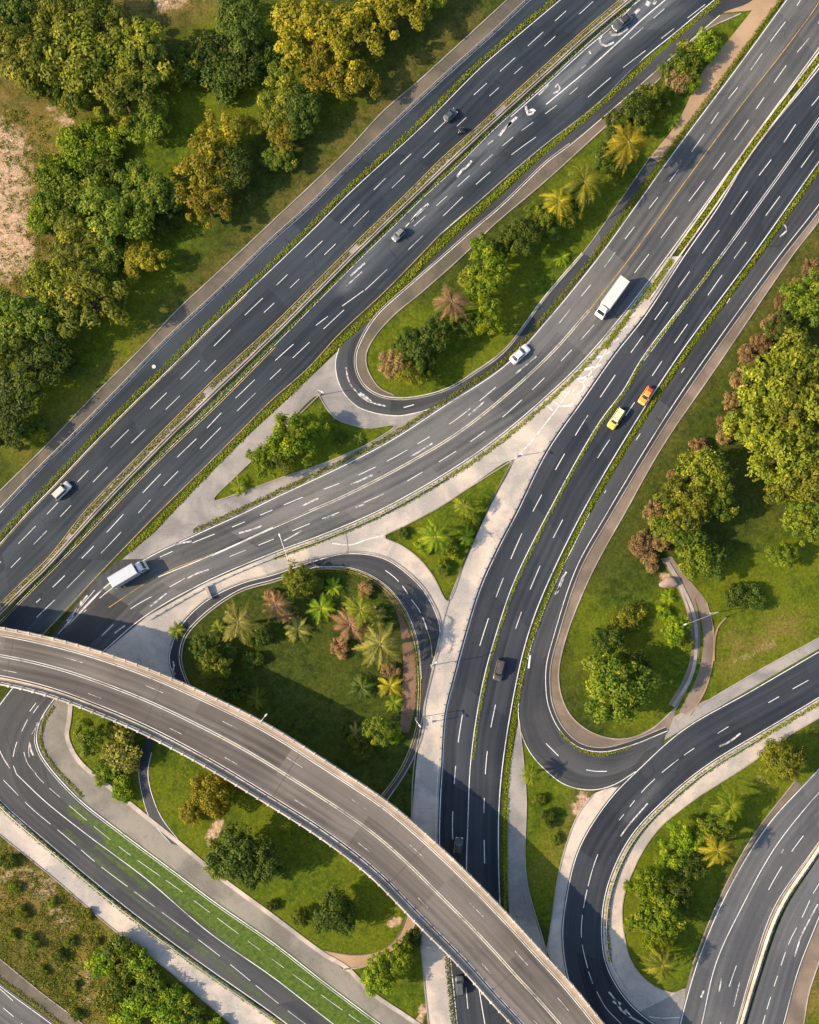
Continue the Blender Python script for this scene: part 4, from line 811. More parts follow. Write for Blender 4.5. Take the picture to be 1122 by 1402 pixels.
# --- teardrop lawn between ramp and curved road
IS = 'trees on the teardrop lawn'
for a in [
    (540, 498, 24, 'tree', 'brown', 'brownish tree at the rounded tip of the teardrop lawn'), (566, 508, 24, 'lumpy', 'olive', 'olive tree beside the brown one at the rounded tip'), (575, 470, 30, 'tree', 'dark', 'dark tree in the shaded clump at the rounded tip'), (600, 455, 28, 'tree', 'dark', 'dark tree next to the brown palm'), (556, 470, 20, 'tree', 'dark', 'small dark tree at the back of the shaded clump'),
    (619, 412, 27, 'palm', 'brown', 'brown palm on the teardrop lawn'), (664, 352, 28, 'lumpy', 'bright', 'bright green tree right above the tallest bright one'), (672, 392, 32, 'lumpy', 'bright', 'largest bright green tree on the teardrop lawn'), (672, 440, 22, 'lumpy', 'bright', 'lowest bright green tree on the teardrop lawn'),
    (712, 322, 30, 'tree', 'dark', 'dark tree right of the bright green trees'), (740, 298, 24, 'tree', 'mid', 'green tree between the dark one and the tawny palm'), (690, 335, 20, 'tree', 'dark', 'small dark tree between bright and dark trees'), (766, 276, 26, 'palm', 'gold', 'tawny palm left of the pair on the teardrop lawn'), (802, 248, 30, 'palm', 'olive', 'olive palm right of the tawny one'), (795, 262, 22, 'tree', 'dark', 'dark bush under the olive palm'),
    (862, 193, 33, 'palm', 'gold', 'golden palm on the upper part of the teardrop lawn'), (868, 150, 26, 'tree', 'dark', 'dark tree above the golden palm'), (845, 168, 20, 'tree', 'dark', 'small dark tree left of the golden palm'), (890, 128, 20, 'tree', 'mid', 'green tree up the slope from the golden palm'), (770, 352, 14, 'tuft', 'bright', 'tiny bright palm near the grey path of the teardrop lawn'),
    (942, 82, 26, 'shrub', 'mid', 'green shrub with pale blooms near the top of the teardrop lawn'), (968, 62, 24, 'shrub', 'bright', 'bright shrub at the pointed end of the teardrop lawn'), (930, 110, 20, 'shrub', 'brown', 'brownish shrub below the blooming one'), (945, 112, 18, 'shrub', 'bright', 'bright shrub next to the sandy path'), (918, 98, 18, 'shrub', 'dark', 'dark shrub by the ramp near the upper lawn'), (920, 165, 13, 'tuft', 'bright', 'small tufted plant at the path edge below the shrubs'),
    (832, 212, 22, 'tree', 'dark', 'dark tree between the golden and olive palms of the teardrop lawn'), (782, 292, 20, 'tree', 'mid', 'green tree below the tawny palm'), (752, 312, 18, 'tree', 'dark', 'dark tree in the row above the grey path'), (842, 236, 16, 'shrub', 'mid', 'green shrub under the golden palm'), (905, 140, 18, 'shrub', 'mid', 'green shrub between ramp footway and the sandy path'), (880, 168, 18, 'tree', 'olive', 'olive bush right above the golden palm'), (640, 445, 18, 'tree', 'dark', 'dark bush between the brown palm and the lowest bright tree'), (640, 380, 16, 'shrub', 'olive', 'olive shrub right of the brown palm'), (585, 495, 20, 'tree', 'dark', 'dark bush lowest in the shaded clump at the rounded tip'),
]: T(*a, group=IS)
# --- small triangular lawns
for a in [
    (362, 630, 24, 'tree', 'bright', 'bright tree on the left of the small triangular lawn'), (398, 600, 34, 'lumpy', 'bright', 'largest bright tree in the middle of the small triangular lawn'), (424, 586, 24, 'tree', 'bright', 'bright tree on the right of the small triangular lawn'), (385, 618, 24, 'tree', 'mid', 'green tree amid the clump on the small triangular lawn'), (328, 665, 15, 'tuft', 'bright', 'little palm at the sharp end of the small triangular lawn'),
    (492, 600, 9, 'tuft', 'mid', 'tiny plant on the small triangular lawn toward the ramp'), (465, 600, 10, 'shrub', 'dark', 'low dark shrub right of the clump on the small triangular lawn'),
    (597, 734, 26, 'palm', 'bright', 'bright palm on the lawn below the concrete gore'), (636, 692, 16, 'palm', 'olive', 'olive palm near the top of the lawn below the gore'), (639, 735, 16, 'tuft', 'bright', 'young palm at the right edge of the lawn below the gore'), (615, 750, 16, 'shrub', 'bright', 'bright shrub right of the bright palm below the gore'), (580, 748, 14, 'shrub', 'bright', 'bright shrub left of the bright palm below the gore'), (648, 712, 12, 'shrub', 'mid', 'green shrub below the olive palm near the gore'), (553, 729, 9, 'shrub', 'dark', 'small dark shrub at the left corner of the lawn below the gore'), (607, 778, 13, 'shrub', 'mid', 'low shrub at the bottom of the lawn below the gore'),
]: T(*a, group='plants on the triangular lawns')
# --- loop garden
for a in [
    (326, 852, 31, 'palm', 'yellow', 'pale yellow palm at the left of the loop garden'), (378, 828, 22, 'palm', 'red', 'reddish palm left of the tall green one in the loop garden'), (408, 794, 27, 'round', 'olive', 'round olive tree against the kerb at the top of the loop garden'), (408, 862, 20, 'tuft', 'yellow', 'low yellow palm under the reddish ones'), (440, 832, 22, 'tuft', 'bright', 'low bright palm in the middle of the upper garden'), (457, 803, 14, 'tuft', 'bright', 'small palm above the low bright palm'),
    (480, 855, 27, 'palm', 'red', 'red brown palm beside the mulch path'), (494, 835, 27, 'palm', 'olive', 'olive palm crossing the red brown one'), (500, 808, 14, 'shrub', 'red', 'reddish shrub at the head of the mulch path'), (521, 882, 36, 'palm', 'yellow', 'largest pale palm by the mulch path'), (533, 918, 14, 'shrub', 'brown', 'orange brown shrub below the largest pale palm'),
    (496, 941, 21, 'tuft', 'dark', 'dark low palm in the shade of the loop garden'), (535, 940, 20, 'tuft', 'gold', 'golden low palm by the mulch path'), (540, 962, 15, 'tuft', 'bright', 'bright low palm under the golden one by the mulch path'), (486, 1003, 15, 'tuft', 'yellow', 'small yellow palm near the flyover'), (518, 1000, 24, 'tree', 'mid', 'green tree right of the small yellow palm'), (495, 1022, 20, 'shrub', 'mid', 'low shrub under the small yellow palm'),
    (292, 912, 24, 'tree', 'olive', 'olive tree on the left side of the loop garden'), (275, 885, 20, 'tree', 'dark', 'dark bush by the left kerb of the loop garden'), (312, 895, 18, 'shrub', 'dark', 'dark shrub next to the olive tree in the loop garden'), (242, 863, 14, 'tuft', 'mid', 'green palm standing on the kerb of the loop ramp'), (320, 945, 22, 'shrub', 'dark', 'dark shrub close to the flyover parapet'), (352, 957, 16, 'tuft', 'mid', 'low palm beside the lamp on the flyover'), (372, 815, 12, 'shrub', 'red', 'small red shrub under the round olive tree'), (355, 870, 20, 'shrub', 'dark', 'shaded shrub right of the pale yellow palm'), (465, 885, 16, 'shrub', 'red', 'red shrub below the red brown palm'),
    (432, 800, 13, 'shrub', 'mid', 'green shrub right of the round olive tree'), (345, 905, 16, 'shrub', 'dark', 'shaded shrub between the olive tree and the lawn of the loop garden'), (300, 860, 14, 'tuft', 'mid', 'green tuft left of the pale yellow palm'), (540, 1008, 14, 'shrub', 'bright', 'bright shrub at the lower end of the mulch path'), (515, 842, 16, 'tuft', 'yellow', 'pale tuft between the olive palm and the mulch path'), (470, 1000, 12, 'shrub', 'dark', 'dark shrub left of the small yellow palm'), (395, 845, 12, 'tuft', 'red', 'reddish tuft above the low yellow palm'),
]: T(*a, group='plants in the loop garden')
# --- south of the flyover
for a in [
    (122, 1010, 24, 'tree', 'mid', 'green tree at the left end of the garden south of the flyover'), (168, 1026, 34, 'shrub', 'yellow', 'pale yellow green bush beside the flyover edge'), (150, 1050, 20, 'shrub', 'bright', 'bright bush below the pale one'), (178, 1046, 16, 'shrub', 'yellow', 'small yellow green bush below right of the pale one'), (168, 1082, 20, 'shrub', 'bright', 'bright ground shrub by the curved footway'), (140, 1060, 16, 'shrub', 'mid', 'green ground shrub by the bend kerb'),
    (292, 1086, 34, 'round', 'gold', 'tall golden bush south of the flyover'), (263, 1113, 20, 'round', 'gold', 'small golden bush leaning on the tall one'), (318, 1165, 40, 'tree', 'dark', 'large dark tree south of the flyover'), (358, 1180, 34, 'tree', 'dark', 'dark tree right of the large one south of the flyover'), (335, 1190, 28, 'tree', 'dark', 'dark tree at the lower edge of the clump south of the flyover'), (300, 1190, 20, 'shrub', 'mid', 'shrub at the foot of the large dark tree'),
    (458, 1252, 34, 'round', 'dark', 'round dark bush on the sunny lawn'), (411, 1257, 15, 'round', 'mid', 'small round bush left of the dark one'), (520, 1335, 26, 'tree', 'bright', 'bright tree in the lower corner garden'), (545, 1312, 26, 'tree', 'bright', 'second bright tree in the lower corner garden toward the flyover'), (508, 1345, 18, 'shrub', 'bright', 'bright shrub on the edge of the lower corner garden'), (565, 1285, 16, 'shrub', 'dark', 'dark shrub under the flyover by the sand path'), (374, 1240, 10, 'shrub', 'dark', 'tiny shrub by the footway below the dark trees'),
]: T(*a, group='plants south of the flyover')
for x, y, r, c in ((165, 1300, 26, 'mid'), (140, 1320, 22, 'bright'), (190, 1320, 24, 'bright'), (165, 1345, 26, 'mid'), (205, 1350, 26, 'mid'), (150, 1370, 24, 'olive'), (190, 1380, 28, 'bright'), (235, 1370, 24, 'bright'), (260, 1395, 24, 'mid'), (225, 1402, 28, 'bright'), (175, 1408, 26, 'bright'), (290, 1412, 20, 'bright')):
    T(x, y, r, 'shrub', c, 'green shrub of the rough thicket below the tan pavement', 'thicket shrubs at the lower left')
for x, y, r in ((30, 1250, 11), (70, 1235, 9), (95, 1290, 10), (45, 1290, 12), (100, 1350, 9), (20, 1215, 10), (60, 1330, 8), (120, 1250, 9), (105, 1390, 10), (10, 1180, 14), (15, 1280, 9), (80, 1310, 12), (130, 1290, 9)):
    T(x, y, r, 'shrub', 'olive' if r % 2 else 'mid', 'low scrubby bush on the dry slope at the lower left', 'scrub bushes at the lower left')
# --- right-hand wood
for a in [
    (1108, 405, 36, 'tree', 'mid', 'green tree at the upper end of the right-hand wood'), (1082, 445, 30, 'tree', 'dark', 'dark tree below the uppermost one of the right-hand wood'), (1092, 500, 44, 'tree', 'olive', 'olive tree leading the big right-hand mass'), (1050, 530, 46, 'tree', 'olive', 'olive tree bulging left out of the right-hand mass'), (1092, 560, 48, 'tree', 'olive', 'big olive tree in the middle of the right-hand mass'), (1040, 580, 42, 'tree', 'olive', 'olive tree at the left flank of the right-hand mass'), (1080, 620, 46, 'tree', 'olive', 'olive tree low in the right-hand mass'), (1112, 650, 42, 'tree', 'olive', 'olive tree by the right edge of the mass'), (1072, 662, 30, 'tree', 'olive', 'small olive crown at the lower left of the right-hand mass'), (1108, 712, 40, 'tree', 'mid', 'green tree hanging below the right-hand mass'), (1135, 560, 50, 'tree', 'olive', 'tree cut by the right edge behind the mass'),
    (962, 645, 38, 'tree', 'olive', 'upper olive tree of the group left of the right-hand wood'), (940, 690, 40, 'tree', 'olive', 'middle olive tree of the group left of the right-hand wood'), (978, 682, 34, 'tree', 'mid', 'shaded green tree on the right of that group'), (920, 722, 26, 'tree', 'mid', 'green tree at the left foot of that group'), (952, 765, 30, 'tree', 'mid', 'green tree above the garden steps'), (978, 770, 24, 'tree', 'dark', 'dark tree right of the garden steps'), (945, 735, 26, 'tree', 'dark', 'dark tree between the olive group and the steps'),
    (1072, 760, 20, 'tree', 'mid', 'small lone tree on the shaded lawn'), (848, 940, 54, 'round', 'mid', 'big round green tree on the oval lawn'), (866, 915, 30, 'tree', 'dark', 'darker crown behind the big round tree on the oval lawn'), (832, 880, 24, 'tree', 'dark', 'dark bush above the big round tree'), (864, 846, 22, 'shrub', 'olive', 'olive bush at the top of the row on the oval lawn'), (848, 858, 18, 'shrub', 'olive', 'olive bush second in the row on the oval lawn'),
    (925, 862, 22, 'tree', 'bright', 'bright bush beside the curved kerb path'), (940, 878, 15, 'shrub', 'olive', 'olive shrub against the curved kerb path'), (916, 818, 12, 'tuft', 'bright', 'small bright plant left of the kerb path'), (910, 840, 12, 'shrub', 'bright', 'small shrub between the kerb path and the olive row'), (1010, 815, 22, 'shrub', 'dark', 'dark shrub in the shaded lawn'), (1035, 820, 20, 'shrub', 'dark', 'dark shrub furthest right in the shaded lawn'),
]: T(*a, group=RT)
for x, y, r in ((1112, 368, 18), (1095, 392, 16), (1075, 418, 18), (1060, 445, 20), (1042, 470, 18), (1025, 490, 18), (1012, 520, 16), (1003, 548, 15), (996, 575, 14), (992, 598, 14)):
    T(x, y, r, 'shrub', 'brown', 'brown dry bush along the left fringe of the right-hand wood', 'dry bushes fringing the right-hand wood')
for x, y, r, l in ((958, 612, 16, 'brown dry bush at the upper side of the olive group'), (925, 655, 13, 'brown dry bush on the left flank of the olive group'), (895, 700, 18, 'upper of two brown bushes left of the garden steps'), (878, 745, 20, 'large brown bush furthest left of the garden steps'), (890, 768, 16, 'brown bush nearest the boulder'), (905, 740, 18, 'brown bush between the green foot tree and the garden steps')):
    T(x, y, r, 'shrub', 'brown', l, 'brown bushes left of the garden steps')
# --- lower right
for a in [
    (1075, 1042, 35, 'round', 'olive', 'golden olive tree at the tip of the lower right lawn'), (1002, 1105, 24, 'palm', 'bright', 'bright palm uppermost in the lower right row'), (985, 1128, 24, 'tree', 'mid', 'green tree under the uppermost palm'), (984, 1165, 26, 'palm', 'gold', 'golden palm leaning to the road in the lower right row'), (940, 1148, 24, 'lumpy', 'bright', 'green tree at the left of the lower right row'), (962, 1140, 22, 'lumpy', 'bright', 'bright tree in the centre of the lower right row'), (922, 1172, 24, 'lumpy', 'bright', 'green tree left of the golden palm'), (948, 1185, 24, 'tree', 'dark', 'dark tree inside the lower right row'), (890, 1215, 30, 'tree', 'bright', 'green tree on the left bulge of the lower right lawn'), (902, 1252, 36, 'tree', 'bright', 'largest green tree of the lower right lawn'), (882, 1258, 24, 'lumpy', 'olive', 'olive tree beside the largest green tree'), (930, 1225, 26, 'tree', 'dark', 'dark tree right of the largest green tree'), (900, 1292, 22, 'tree', 'bright', 'green tree above the last palm'), (908, 1322, 28, 'palm', 'olive', 'last palm at the foot of the lower right lawn'), (950, 1250, 14, 'shrub', 'mid', 'small shrub by the brown path of the lower right lawn'),
    (727, 1061, 16, 'palm', 'bright', 'lone bright palm at the tip of the strip lawn'), (752, 1120, 14, 'shrub', 'dark', 'dark shrub halfway down the strip lawn'), (740, 1095, 10, 'shrub', 'mid', 'small shrub below the lone palm'), (760, 1150, 10, 'shrub', 'mid', 'shrub low on the strip lawn'),
]: T(*a, group='plants on the lower right lawns')
# boulder by the steps
bm = bmesh.new(); bmesh.ops.create_icosphere(bm, subdivisions=3, radius=1)
for v in bm.verts: v.co *= 1 + .22 * math.sin(3 * v.co.x + 1) * math.sin(2.5 * v.co.y) + random.uniform(-.04, .04)
o = obm('boulder', bm, M['rock'], None, True); o.location = at(916, 798, .4); o.scale = (2.0, 1.2, .9); tag(o, 'brown rounded boulder at the foot of the garden steps', 'boulder')

# ================================================================== VEHICLES
def loft(rings, m, name, parent, smooth=True, cap=True):
    bm = bmesh.new(); R = [[bm.verts.new(p) for p in r] for r in rings]; k = len(R[0])
    for a, b_ in zip(R[:-1], R[1:]):
        for j in range(k): bm.faces.new((a[j], a[(j + 1) % k], b_[(j + 1) % k], b_[j]))
    if cap: bm.faces.new(R[0][::-1]); bm.faces.new(R[-1])
    return obm(name, bm, m, parent, smooth)
def quadpart(name, pts, m, parent, thick=.02):
    c = sum((Vector(p) for p in pts), Vector()) / len(pts); nrm = (Vector(pts[1]) - Vector(pts[0])).cross(Vector(pts[2]) - Vector(pts[0])).normalized()
    if nrm.z < 0 or (abs(nrm.z) < .2 and nrm.dot(c - Vector((0, 0, .8))) < 0): nrm = -nrm
    bm = bmesh.new(); a = [bm.verts.new(Vector(p) - nrm * thick) for p in pts]; b_ = [bm.verts.new(Vector(p) + nrm * .012) for p in pts]; k = len(pts)
    bm.faces.new(a[::-1]); bm.faces.new(b_)
    for j in range(k): bm.faces.new((a[j], a[(j + 1) % k], b_[(j + 1) % k], b_[j]))
    return obm(name, bm, m, parent)
def wheel(parent, x, y, r, w):
    bm = bmesh.new(); cyl(bm, r, r, (x, y - w / 2, r), (x, y + w / 2, r), 20); t = obm('wheel', bm, M['rubber'], parent)
    s = 1 if y > 0 else -1; bm = bmesh.new(); cyl(bm, r * .62, r * .55, (x, y + s * w * .45, r), (x, y + s * (w / 2 + .015), r), 16); obm('rim', bm, M['rim'], t)
def car(px, py, hx, hy, L, Wd, paintm, label, style='sedan', roofm=None, shade_tailm=None, lampm=None, group='cars on the carriageways', hh=1.45):
    """hx,hy: heading in photo directions"""
    p = at(px, py, .6); rz = math.atan2(-hy, hx)
    r = empty('parked_car' if 0 else 'car', (p.x, p.y, .08), rz, label, 'car', group)
    hl, hw = L / 2, Wd / 2; belt = .92 if hh < 1.6 else 1.05; hood = .82 if hh < 1.6 else 1.0
    if style == 'sedan': st = dict(wf=.22, rf=.06, rr=-.22, wr=-.36, deck=.86)
    elif style == 'hatch': st = dict(wf=.20, rf=.05, rr=-.34, wr=-.46, deck=.92)
    else: st = dict(wf=.26, rf=.15, rr=-.40, wr=-.485, deck=.98)
    rings = []
    for t in (-.5, -.49, -.45, -.38, -.2, 0, .2, .36, .44, .485, .5):
        x = t * L; e = abs(t) * 2; w = hw * (1 - .30 * max(0, e - .72) ** 2 / .0784 * .55); w *= (.93 if e > .975 else 1)
        top = (st['deck'] if t < st['wr'] else belt if t < st['wf'] else hood - .10 * max(0, (t - st['wf']) / .3)); top -= .18 * max(0, e - .93) / .07
        bt = .22 + (.12 if e > .95 else 0)
        rings.append([(x, -w * .93, bt), (x, -w, .38), (x, -w, top - .22), (x, -w * .93, top - .05), (x, -w * .78, top), (x, 0, top + .035), (x, w * .78, top), (x, w * .93, top - .05), (x, w, top - .22), (x, w, .38), (x, w * .93, bt)])
    loft(rings, paintm, 'body', r)
    # cabin
    xf, xrf, xrr, xr = st['wf'] * L, st['rf'] * L, st['rr'] * L, st['wr'] * L; bw, tw = hw * .86, hw * .66; zb, zt = belt - .02, hh
    base = [(xf, -bw, zb), (xf + .12, 0, zb), (xf, bw, zb), (xr, bw, zb), (xr - .08, 0, zb), (xr, -bw, zb)]
    top = [(xrf, -tw, zt - .03), (xrf + .06, 0, zt), (xrf, tw, zt - .03), (xrr, tw, zt - .04), (xrr - .04, 0, zt - .02), (xrr, -tw, zt - .04)]
    midr = [tuple(.22 * a + .78 * b_ for a, b_ in zip(q, u)) for q, u in zip(base, top)]
    loft([base, midr, [(q[0] * .985 + .015 * (xrf + xrr) / 2, q[1] * .93, q[2] + .025) for q in top]], roofm or paintm, 'cabin', r, False)
    def L2(a, b_, t): return tuple(x + (y - x) * t for x, y in zip(a, b_))
    for nm, i, j in (('windscreen', 0, 2), ('rear_window', 3, 5)):
        a0, a1 = base[i], base[j]; b0, b1 = midr[i], midr[j]; am, bm_ = base[i + 1], midr[i + 1]
        for ha, hb, hb2, ha2 in ((a0, am, bm_, b0), (am, a1, b1, bm_)):
            if ha is a0: quad = [L2(a0, am, .1), am, bm_, L2(b0, bm_, .1)]
            else: quad = [am, L2(a1, am, .1), L2(b1, bm_, .1), bm_]
            if ha is a0: w0 = quad
        pts = [L2(a0, am, .1), am, L2(a1, am, .1), L2(b1, bm_, .12), bm_, L2(b0, bm_, .12)]
        bm = bmesh.new(); vs = [bm.verts.new(Vector(q) + Vector((.02 if nm == 'windscreen' else -.02, 0, .02))) for q in pts]
        bm.faces.new((vs[0], vs[1], vs[4], vs[5])); bm.faces.new((vs[1], vs[2], vs[3], vs[4])); obm(nm, bm, M['glass'], r)
    for s in (-1, 1):
        A0, A1, B1, B0 = (xf - .12, s * bw, zb), (xr + .12, s * bw, zb), (xrr + .06, s * (tw * .78 + bw * .22), zb + .78 * (zt - zb) - .04), (xrf - .04, s * (tw * .78 + bw * .22), zb + .78 * (zt - zb) - .04)
        quadpart('side_window', [(q[0], q[1] + s * .012, q[2] + .01) for q in (A0, A1, B1, B0)], M['glass'], r)
        quadpart('headlight', [(hl * .985, s * hw * .50, .72), (hl * .93, s * hw * .86, .72), (hl * .87, s * hw * .88, .80), (hl * .92, s * hw * .52, .80)], lampm or M['headlamp'], r)
        quadpart('taillight', [(-hl * .985, s * hw * .55, .74), (-hl * .95, s * hw * .84, .74), (-hl * .93, s * hw * .84, .86), (-hl * .965, s * hw * .56, .87)], M['tail'], r)
        bm = bmesh.new(); box(bm, xf - .28, xf - .10, s * (hw + .02) - .09, s * (hw + .02) + .09, zb - .02, zb + .13); obm('door_mirror', bm, paintm, r, bevel=.03)
        for x in (hl * .60, -hl * .60): wheel(r, x, s * (hw - .12), .32, .21)
    for x, nm in ((hl - .03, 'front_bumper'), (-hl + .03, 'rear_bumper')):
        bm = bmesh.new(); box(bm, x - .07, x + .07, -hw * .78, hw * .78, .36, .56); obm(nm, bm, M['chassis'] if paintm.name.startswith('dark') else paintm, r, bevel=.03)
    if shade_tailm:  # darker side of the car put into the paint of its rear panels
        quadpart('tailgate', [(xr - .02, -hw * .80, belt + .01 + .03), (xr - .02, hw * .80, belt + .04), (-hl * .95, hw * .72, st['deck'] + .03), (-hl * .95, -hw * .72, st['deck'] + .03)], shade_tailm, r, .04)
        bm = bmesh.new(); box(bm, -hl - .015, -hl + .06, -hw * .72, hw * .72, .5, .8); obm('rear_panel', bm, shade_tailm, r, bevel=.02)
        quadpart('roof_panel', [(xrr - .02, -tw * .9, zt + .03), (xrr - .02, tw * .9, zt + .03), (xrr + .75, tw * .9, zt + .035), (xrr + .75, -tw * .9, zt + .035)], shade_tailm, r, .02)
    # number plates are blank strips
    bm = bmesh.new(); box(bm, -hl - .02, -hl + .03, -.24, .24, .58, .68); obm('number_plate', bm, M['headlamp'], r)
    return r
P_ = dict(white=carpaint('white_car_paint', (.60, .60, .62)), cream=carpaint('beige_car_paint', (.46, .44, .40)), yellow=carpaint('yellow_car_paint', (.72, .50, .07)), pyellow=carpaint('pale_yellow_paint', (.80, .68, .36)),
          orange=carpaint('orange_car_paint', (.80, .30, .03)), red=carpaint('shaded_orange_paint', (.32, .03, .025)), black=carpaint('dark_car_paint', (.022, .024, .028)), grey=carpaint('dark_grey_car_paint', (.055, .062, .066)), teal=carpaint('dark_teal_car_paint', (.03, .055, .068)), mgrey=carpaint('grey_car_paint', (.17, .18, .18)), olive=carpaint('dark_brown_car_paint', (.05, .042, .035)))
car(712, 485, 26, -24, 4.9, 2.0, P_['white'], 'white saloon car driving up the curved road near the teardrop lawn')
car(844, 573, -10, 15, 4.9, 1.9, P_['yellow'], 'yellow estate car with a pale roof on the central carriageway', 'wagon', P_['pyellow'], hh=1.6)
car(885, 541.5, -10, 15, 4.3, 1.85, P_['orange'], 'orange hatchback with its shaded tail painted dark red beside the hedge', 'hatch', None, P_['red'])
car(85, 672, 20, -19, 4.6, 1.95, P_['cream'], 'beige white saloon on the upper left highway', 'wagon', hh=1.5)
car(684, 917, -4, 16, 4.8, 2.0, P_['olive'], 'dark brown van with an amber front lamp on the central carriageway', 'wagon', lampm=M['amber'], hh=1.8)
car(628, 1158, 2, -16, 3.9, 1.8, P_['black'], 'black compact car in the flyover shade just above the parapet', 'hatch')
car(630, 1349, -1, -16, 4.2, 1.8, P_['grey'], 'dark grey car emerging below the flyover', 'wagon', hh=1.65)
car(852, 31, -24, 19, 4.9, 1.9, P_['grey'], 'dark grey saloon among the worn white markings at the top', 'sedan', P_['black'])
car(617, 158, 14, -13, 3.3, 1.65, P_['teal'], 'small dark teal car in the middle of the upper left highway', 'hatch')
car(546, 322, -12, 12, 3.2, 1.45, P_['mgrey'], 'small grey car beside the median on the lower highway lanes', 'hatch', hh=1.5)

def truck(px, py, hx, hy, L, label, boxm, cabm, dark_rear=False):
    p = at(px, py, 1.6); r = empty('box_truck', (p.x, p.y, .08), math.atan2(-hy, hx), label, 'lorry', 'box lorries on the curved road'); hl = L / 2
    cabl = 1.75; xb = hl - cabl - .25
    bm = bmesh.new(); box(bm, -hl + .12, xb, -1.2, 1.2, .95, 3.45); cb = obm('cargo_box', bm, boxm, r, bevel=.06)
    for s in (-1, 1):
        bm = bmesh.new(); box(bm, -hl + .10, xb + .02, s * 1.19 - .05, s * 1.19 + .05, 3.36, 3.475); obm('top_rail', bm, M['lampmetal'], cb)
        bm = bmesh.new(); box(bm, -hl + .2, xb - .1, s * 1.20 - .03, s * 1.20 + .035, 1.0, 1.15); obm('side_rail', bm, M['lampmetal'], cb)
    bm = bmesh.new(); box(bm, -hl + .05, -hl + .14, -1.12, 1.12, 1.0, 3.3); dr = obm('rear_door', bm, boxm, r, bevel=.02)
    bm = bmesh.new(); box(bm, -hl + .02, -hl + .06, -.02, .02, 1.05, 3.2); obm('latch', bm, M['steel'], dr)
    bm = bmesh.new(); box(bm, -hl, hl - .3, -.5, .5, .55, .93); obm('chassis', bm, M['chassis'], r)
    bm = bmesh.new(); box(bm, -hl - .12, -hl + .12, -1.15, 1.15, .5, .72); obm('rear_bumper', bm, M['lampmetal'], r, bevel=.03)
    # cab
    c0 = hl - cabl
    rings = []
    for x, zt, w in ((c0, 2.55, 1.08), (c0 + .9, 2.62, 1.08), (c0 + 1.15, 2.55, 1.06), (c0 + 1.62, 1.65, 1.08), (hl - .04, 1.5, 1.05), (hl, 1.1, 1.0)):
        rings.append([(x, -w, .5), (x, -w, min(1.5, zt - .25)), (x, -w * .92, zt - .12), (x, -w * .8, zt), (x, w * .8, zt), (x, w * .92, zt - .12), (x, w, min(1.5, zt - .25)), (x, w, .5)])
    cab = loft(rings, cabm, 'cab', r, False)
    quadpart('windscreen', [(c0 + 1.2, -.82, 2.50), (c0 + 1.2, .82, 2.50), (c0 + 1.60, .86, 1.74), (c0 + 1.60, -.86, 1.74)], M['glass'], cab)
    for s in (-1, 1):
        quadpart('side_window', [(c0 + .35, s * 1.085, 1.55), (c0 + 1.4, s * 1.085, 1.55), (c0 + 1.1, s * 1.05, 2.25), (c0 + .35, s * 1.05, 2.25)], M['glass'], cab)
        bm = bmesh.new(); box(bm, c0 + 1.35, c0 + 1.5, s * 1.28 - .14, s * 1.28 + .14, 1.6, 2.05); obm('door_mirror', bm, M['chassis'], cab, bevel=.03)
        bm = bmesh.new(); box(bm, hl - .05, hl + .03, s * .75 - .18, s * .75 + .18, .75, .95); obm('headlight', bm, M['headlamp'], cab, bevel=.02)
        bm = bmesh.new(); box(bm, -hl - .14, -hl - .10, s * .9 - .15, s * .9 + .15, .55, .68); obm('taillight', bm, M['tail'], r)
        for x in (hl - .95, -hl + 1.5, -hl + 2.55): wheel(r, x, s * .98, .48, .30)
        bm = bmesh.new(); box(bm, -hl + 3.3, xb - .4, s * 1.05 - .08, s * 1.05 + .08, .5, .85); obm('side_guard', bm, M['lampmetal'], r, bevel=.02)
    bm = bmesh.new(); box(bm, hl - .12, hl + .08, -1.05, 1.05, .42, .72); obm('front_bumper', bm, cabm, r, bevel=.04)
    bm = bmesh.new(); box(bm, c0 + .1, c0 + .75, -.75, .75, 2.6, 2.85); obm('wind_deflector', bm, cabm, cab, bevel=.08)
    bm = bmesh.new(); box(bm, xb + .0, xb + .24, -.9, .9, .7, 2.2); obm('coupling', bm, M['chassis'], r)
    return r
TW = carpaint('white_lorry_paint', (.60, .56, .51), .45); TG = carpaint('grey_lorry_paint', (.42, .45, .49), .4); TC = carpaint('white_cab_paint', (.60, .60, .59), .35)
truck(837.5, 408.5, -16, 22, 9.0, 'cream white box lorry heading down the curved road by the median', TW, TC)
truck(177, 786, 27, -16, 8.2, 'silver grey box lorry on the curved road near the flyover', TG, TC)

# motorcycle and rider
mr = at(632, 179, .6); mc_ = empty('motorcycle', (mr.x, mr.y, .08), math.atan2(-12, -13) , 'black motorcycle close to the highway median behind the small teal car', 'motorcycle')
for x in (-.72, .72):
    bm = bmesh.new(); bmesh.ops.create_circle(bm, segments=8, radius=.08)
    bm.free(); bm = bmesh.new(); cyl(bm, .32, .32, (x, -.07, .32), (x, .07, .32), 20); w_ = obm('wheel', bm, M['rubber'], mc_)
    bm = bmesh.new(); cyl(bm, .2, .2, (x, -.08, .32), (x, .08, .32), 14); obm('rim', bm, M['rim'], w_)
loft([[(x, w * math.cos(a), zc + h * math.sin(a)) for a in np.linspace(0, 6.283, 9)[:-1]] for x, w, zc, h in ((-.85, .06, .72, .05), (-.6, .13, .72, .09), (-.1, .14, .66, .18), (.25, .2, .75, .2), (.55, .15, .8, .15), (.78, .08, .85, .1))], P_['black'], 'body', mc_)
bm = bmesh.new(); box(bm, -.7, -.05, -.15, .15, .78, .86); obm('seat', bm, M['chassis'], mc_, bevel=.03)
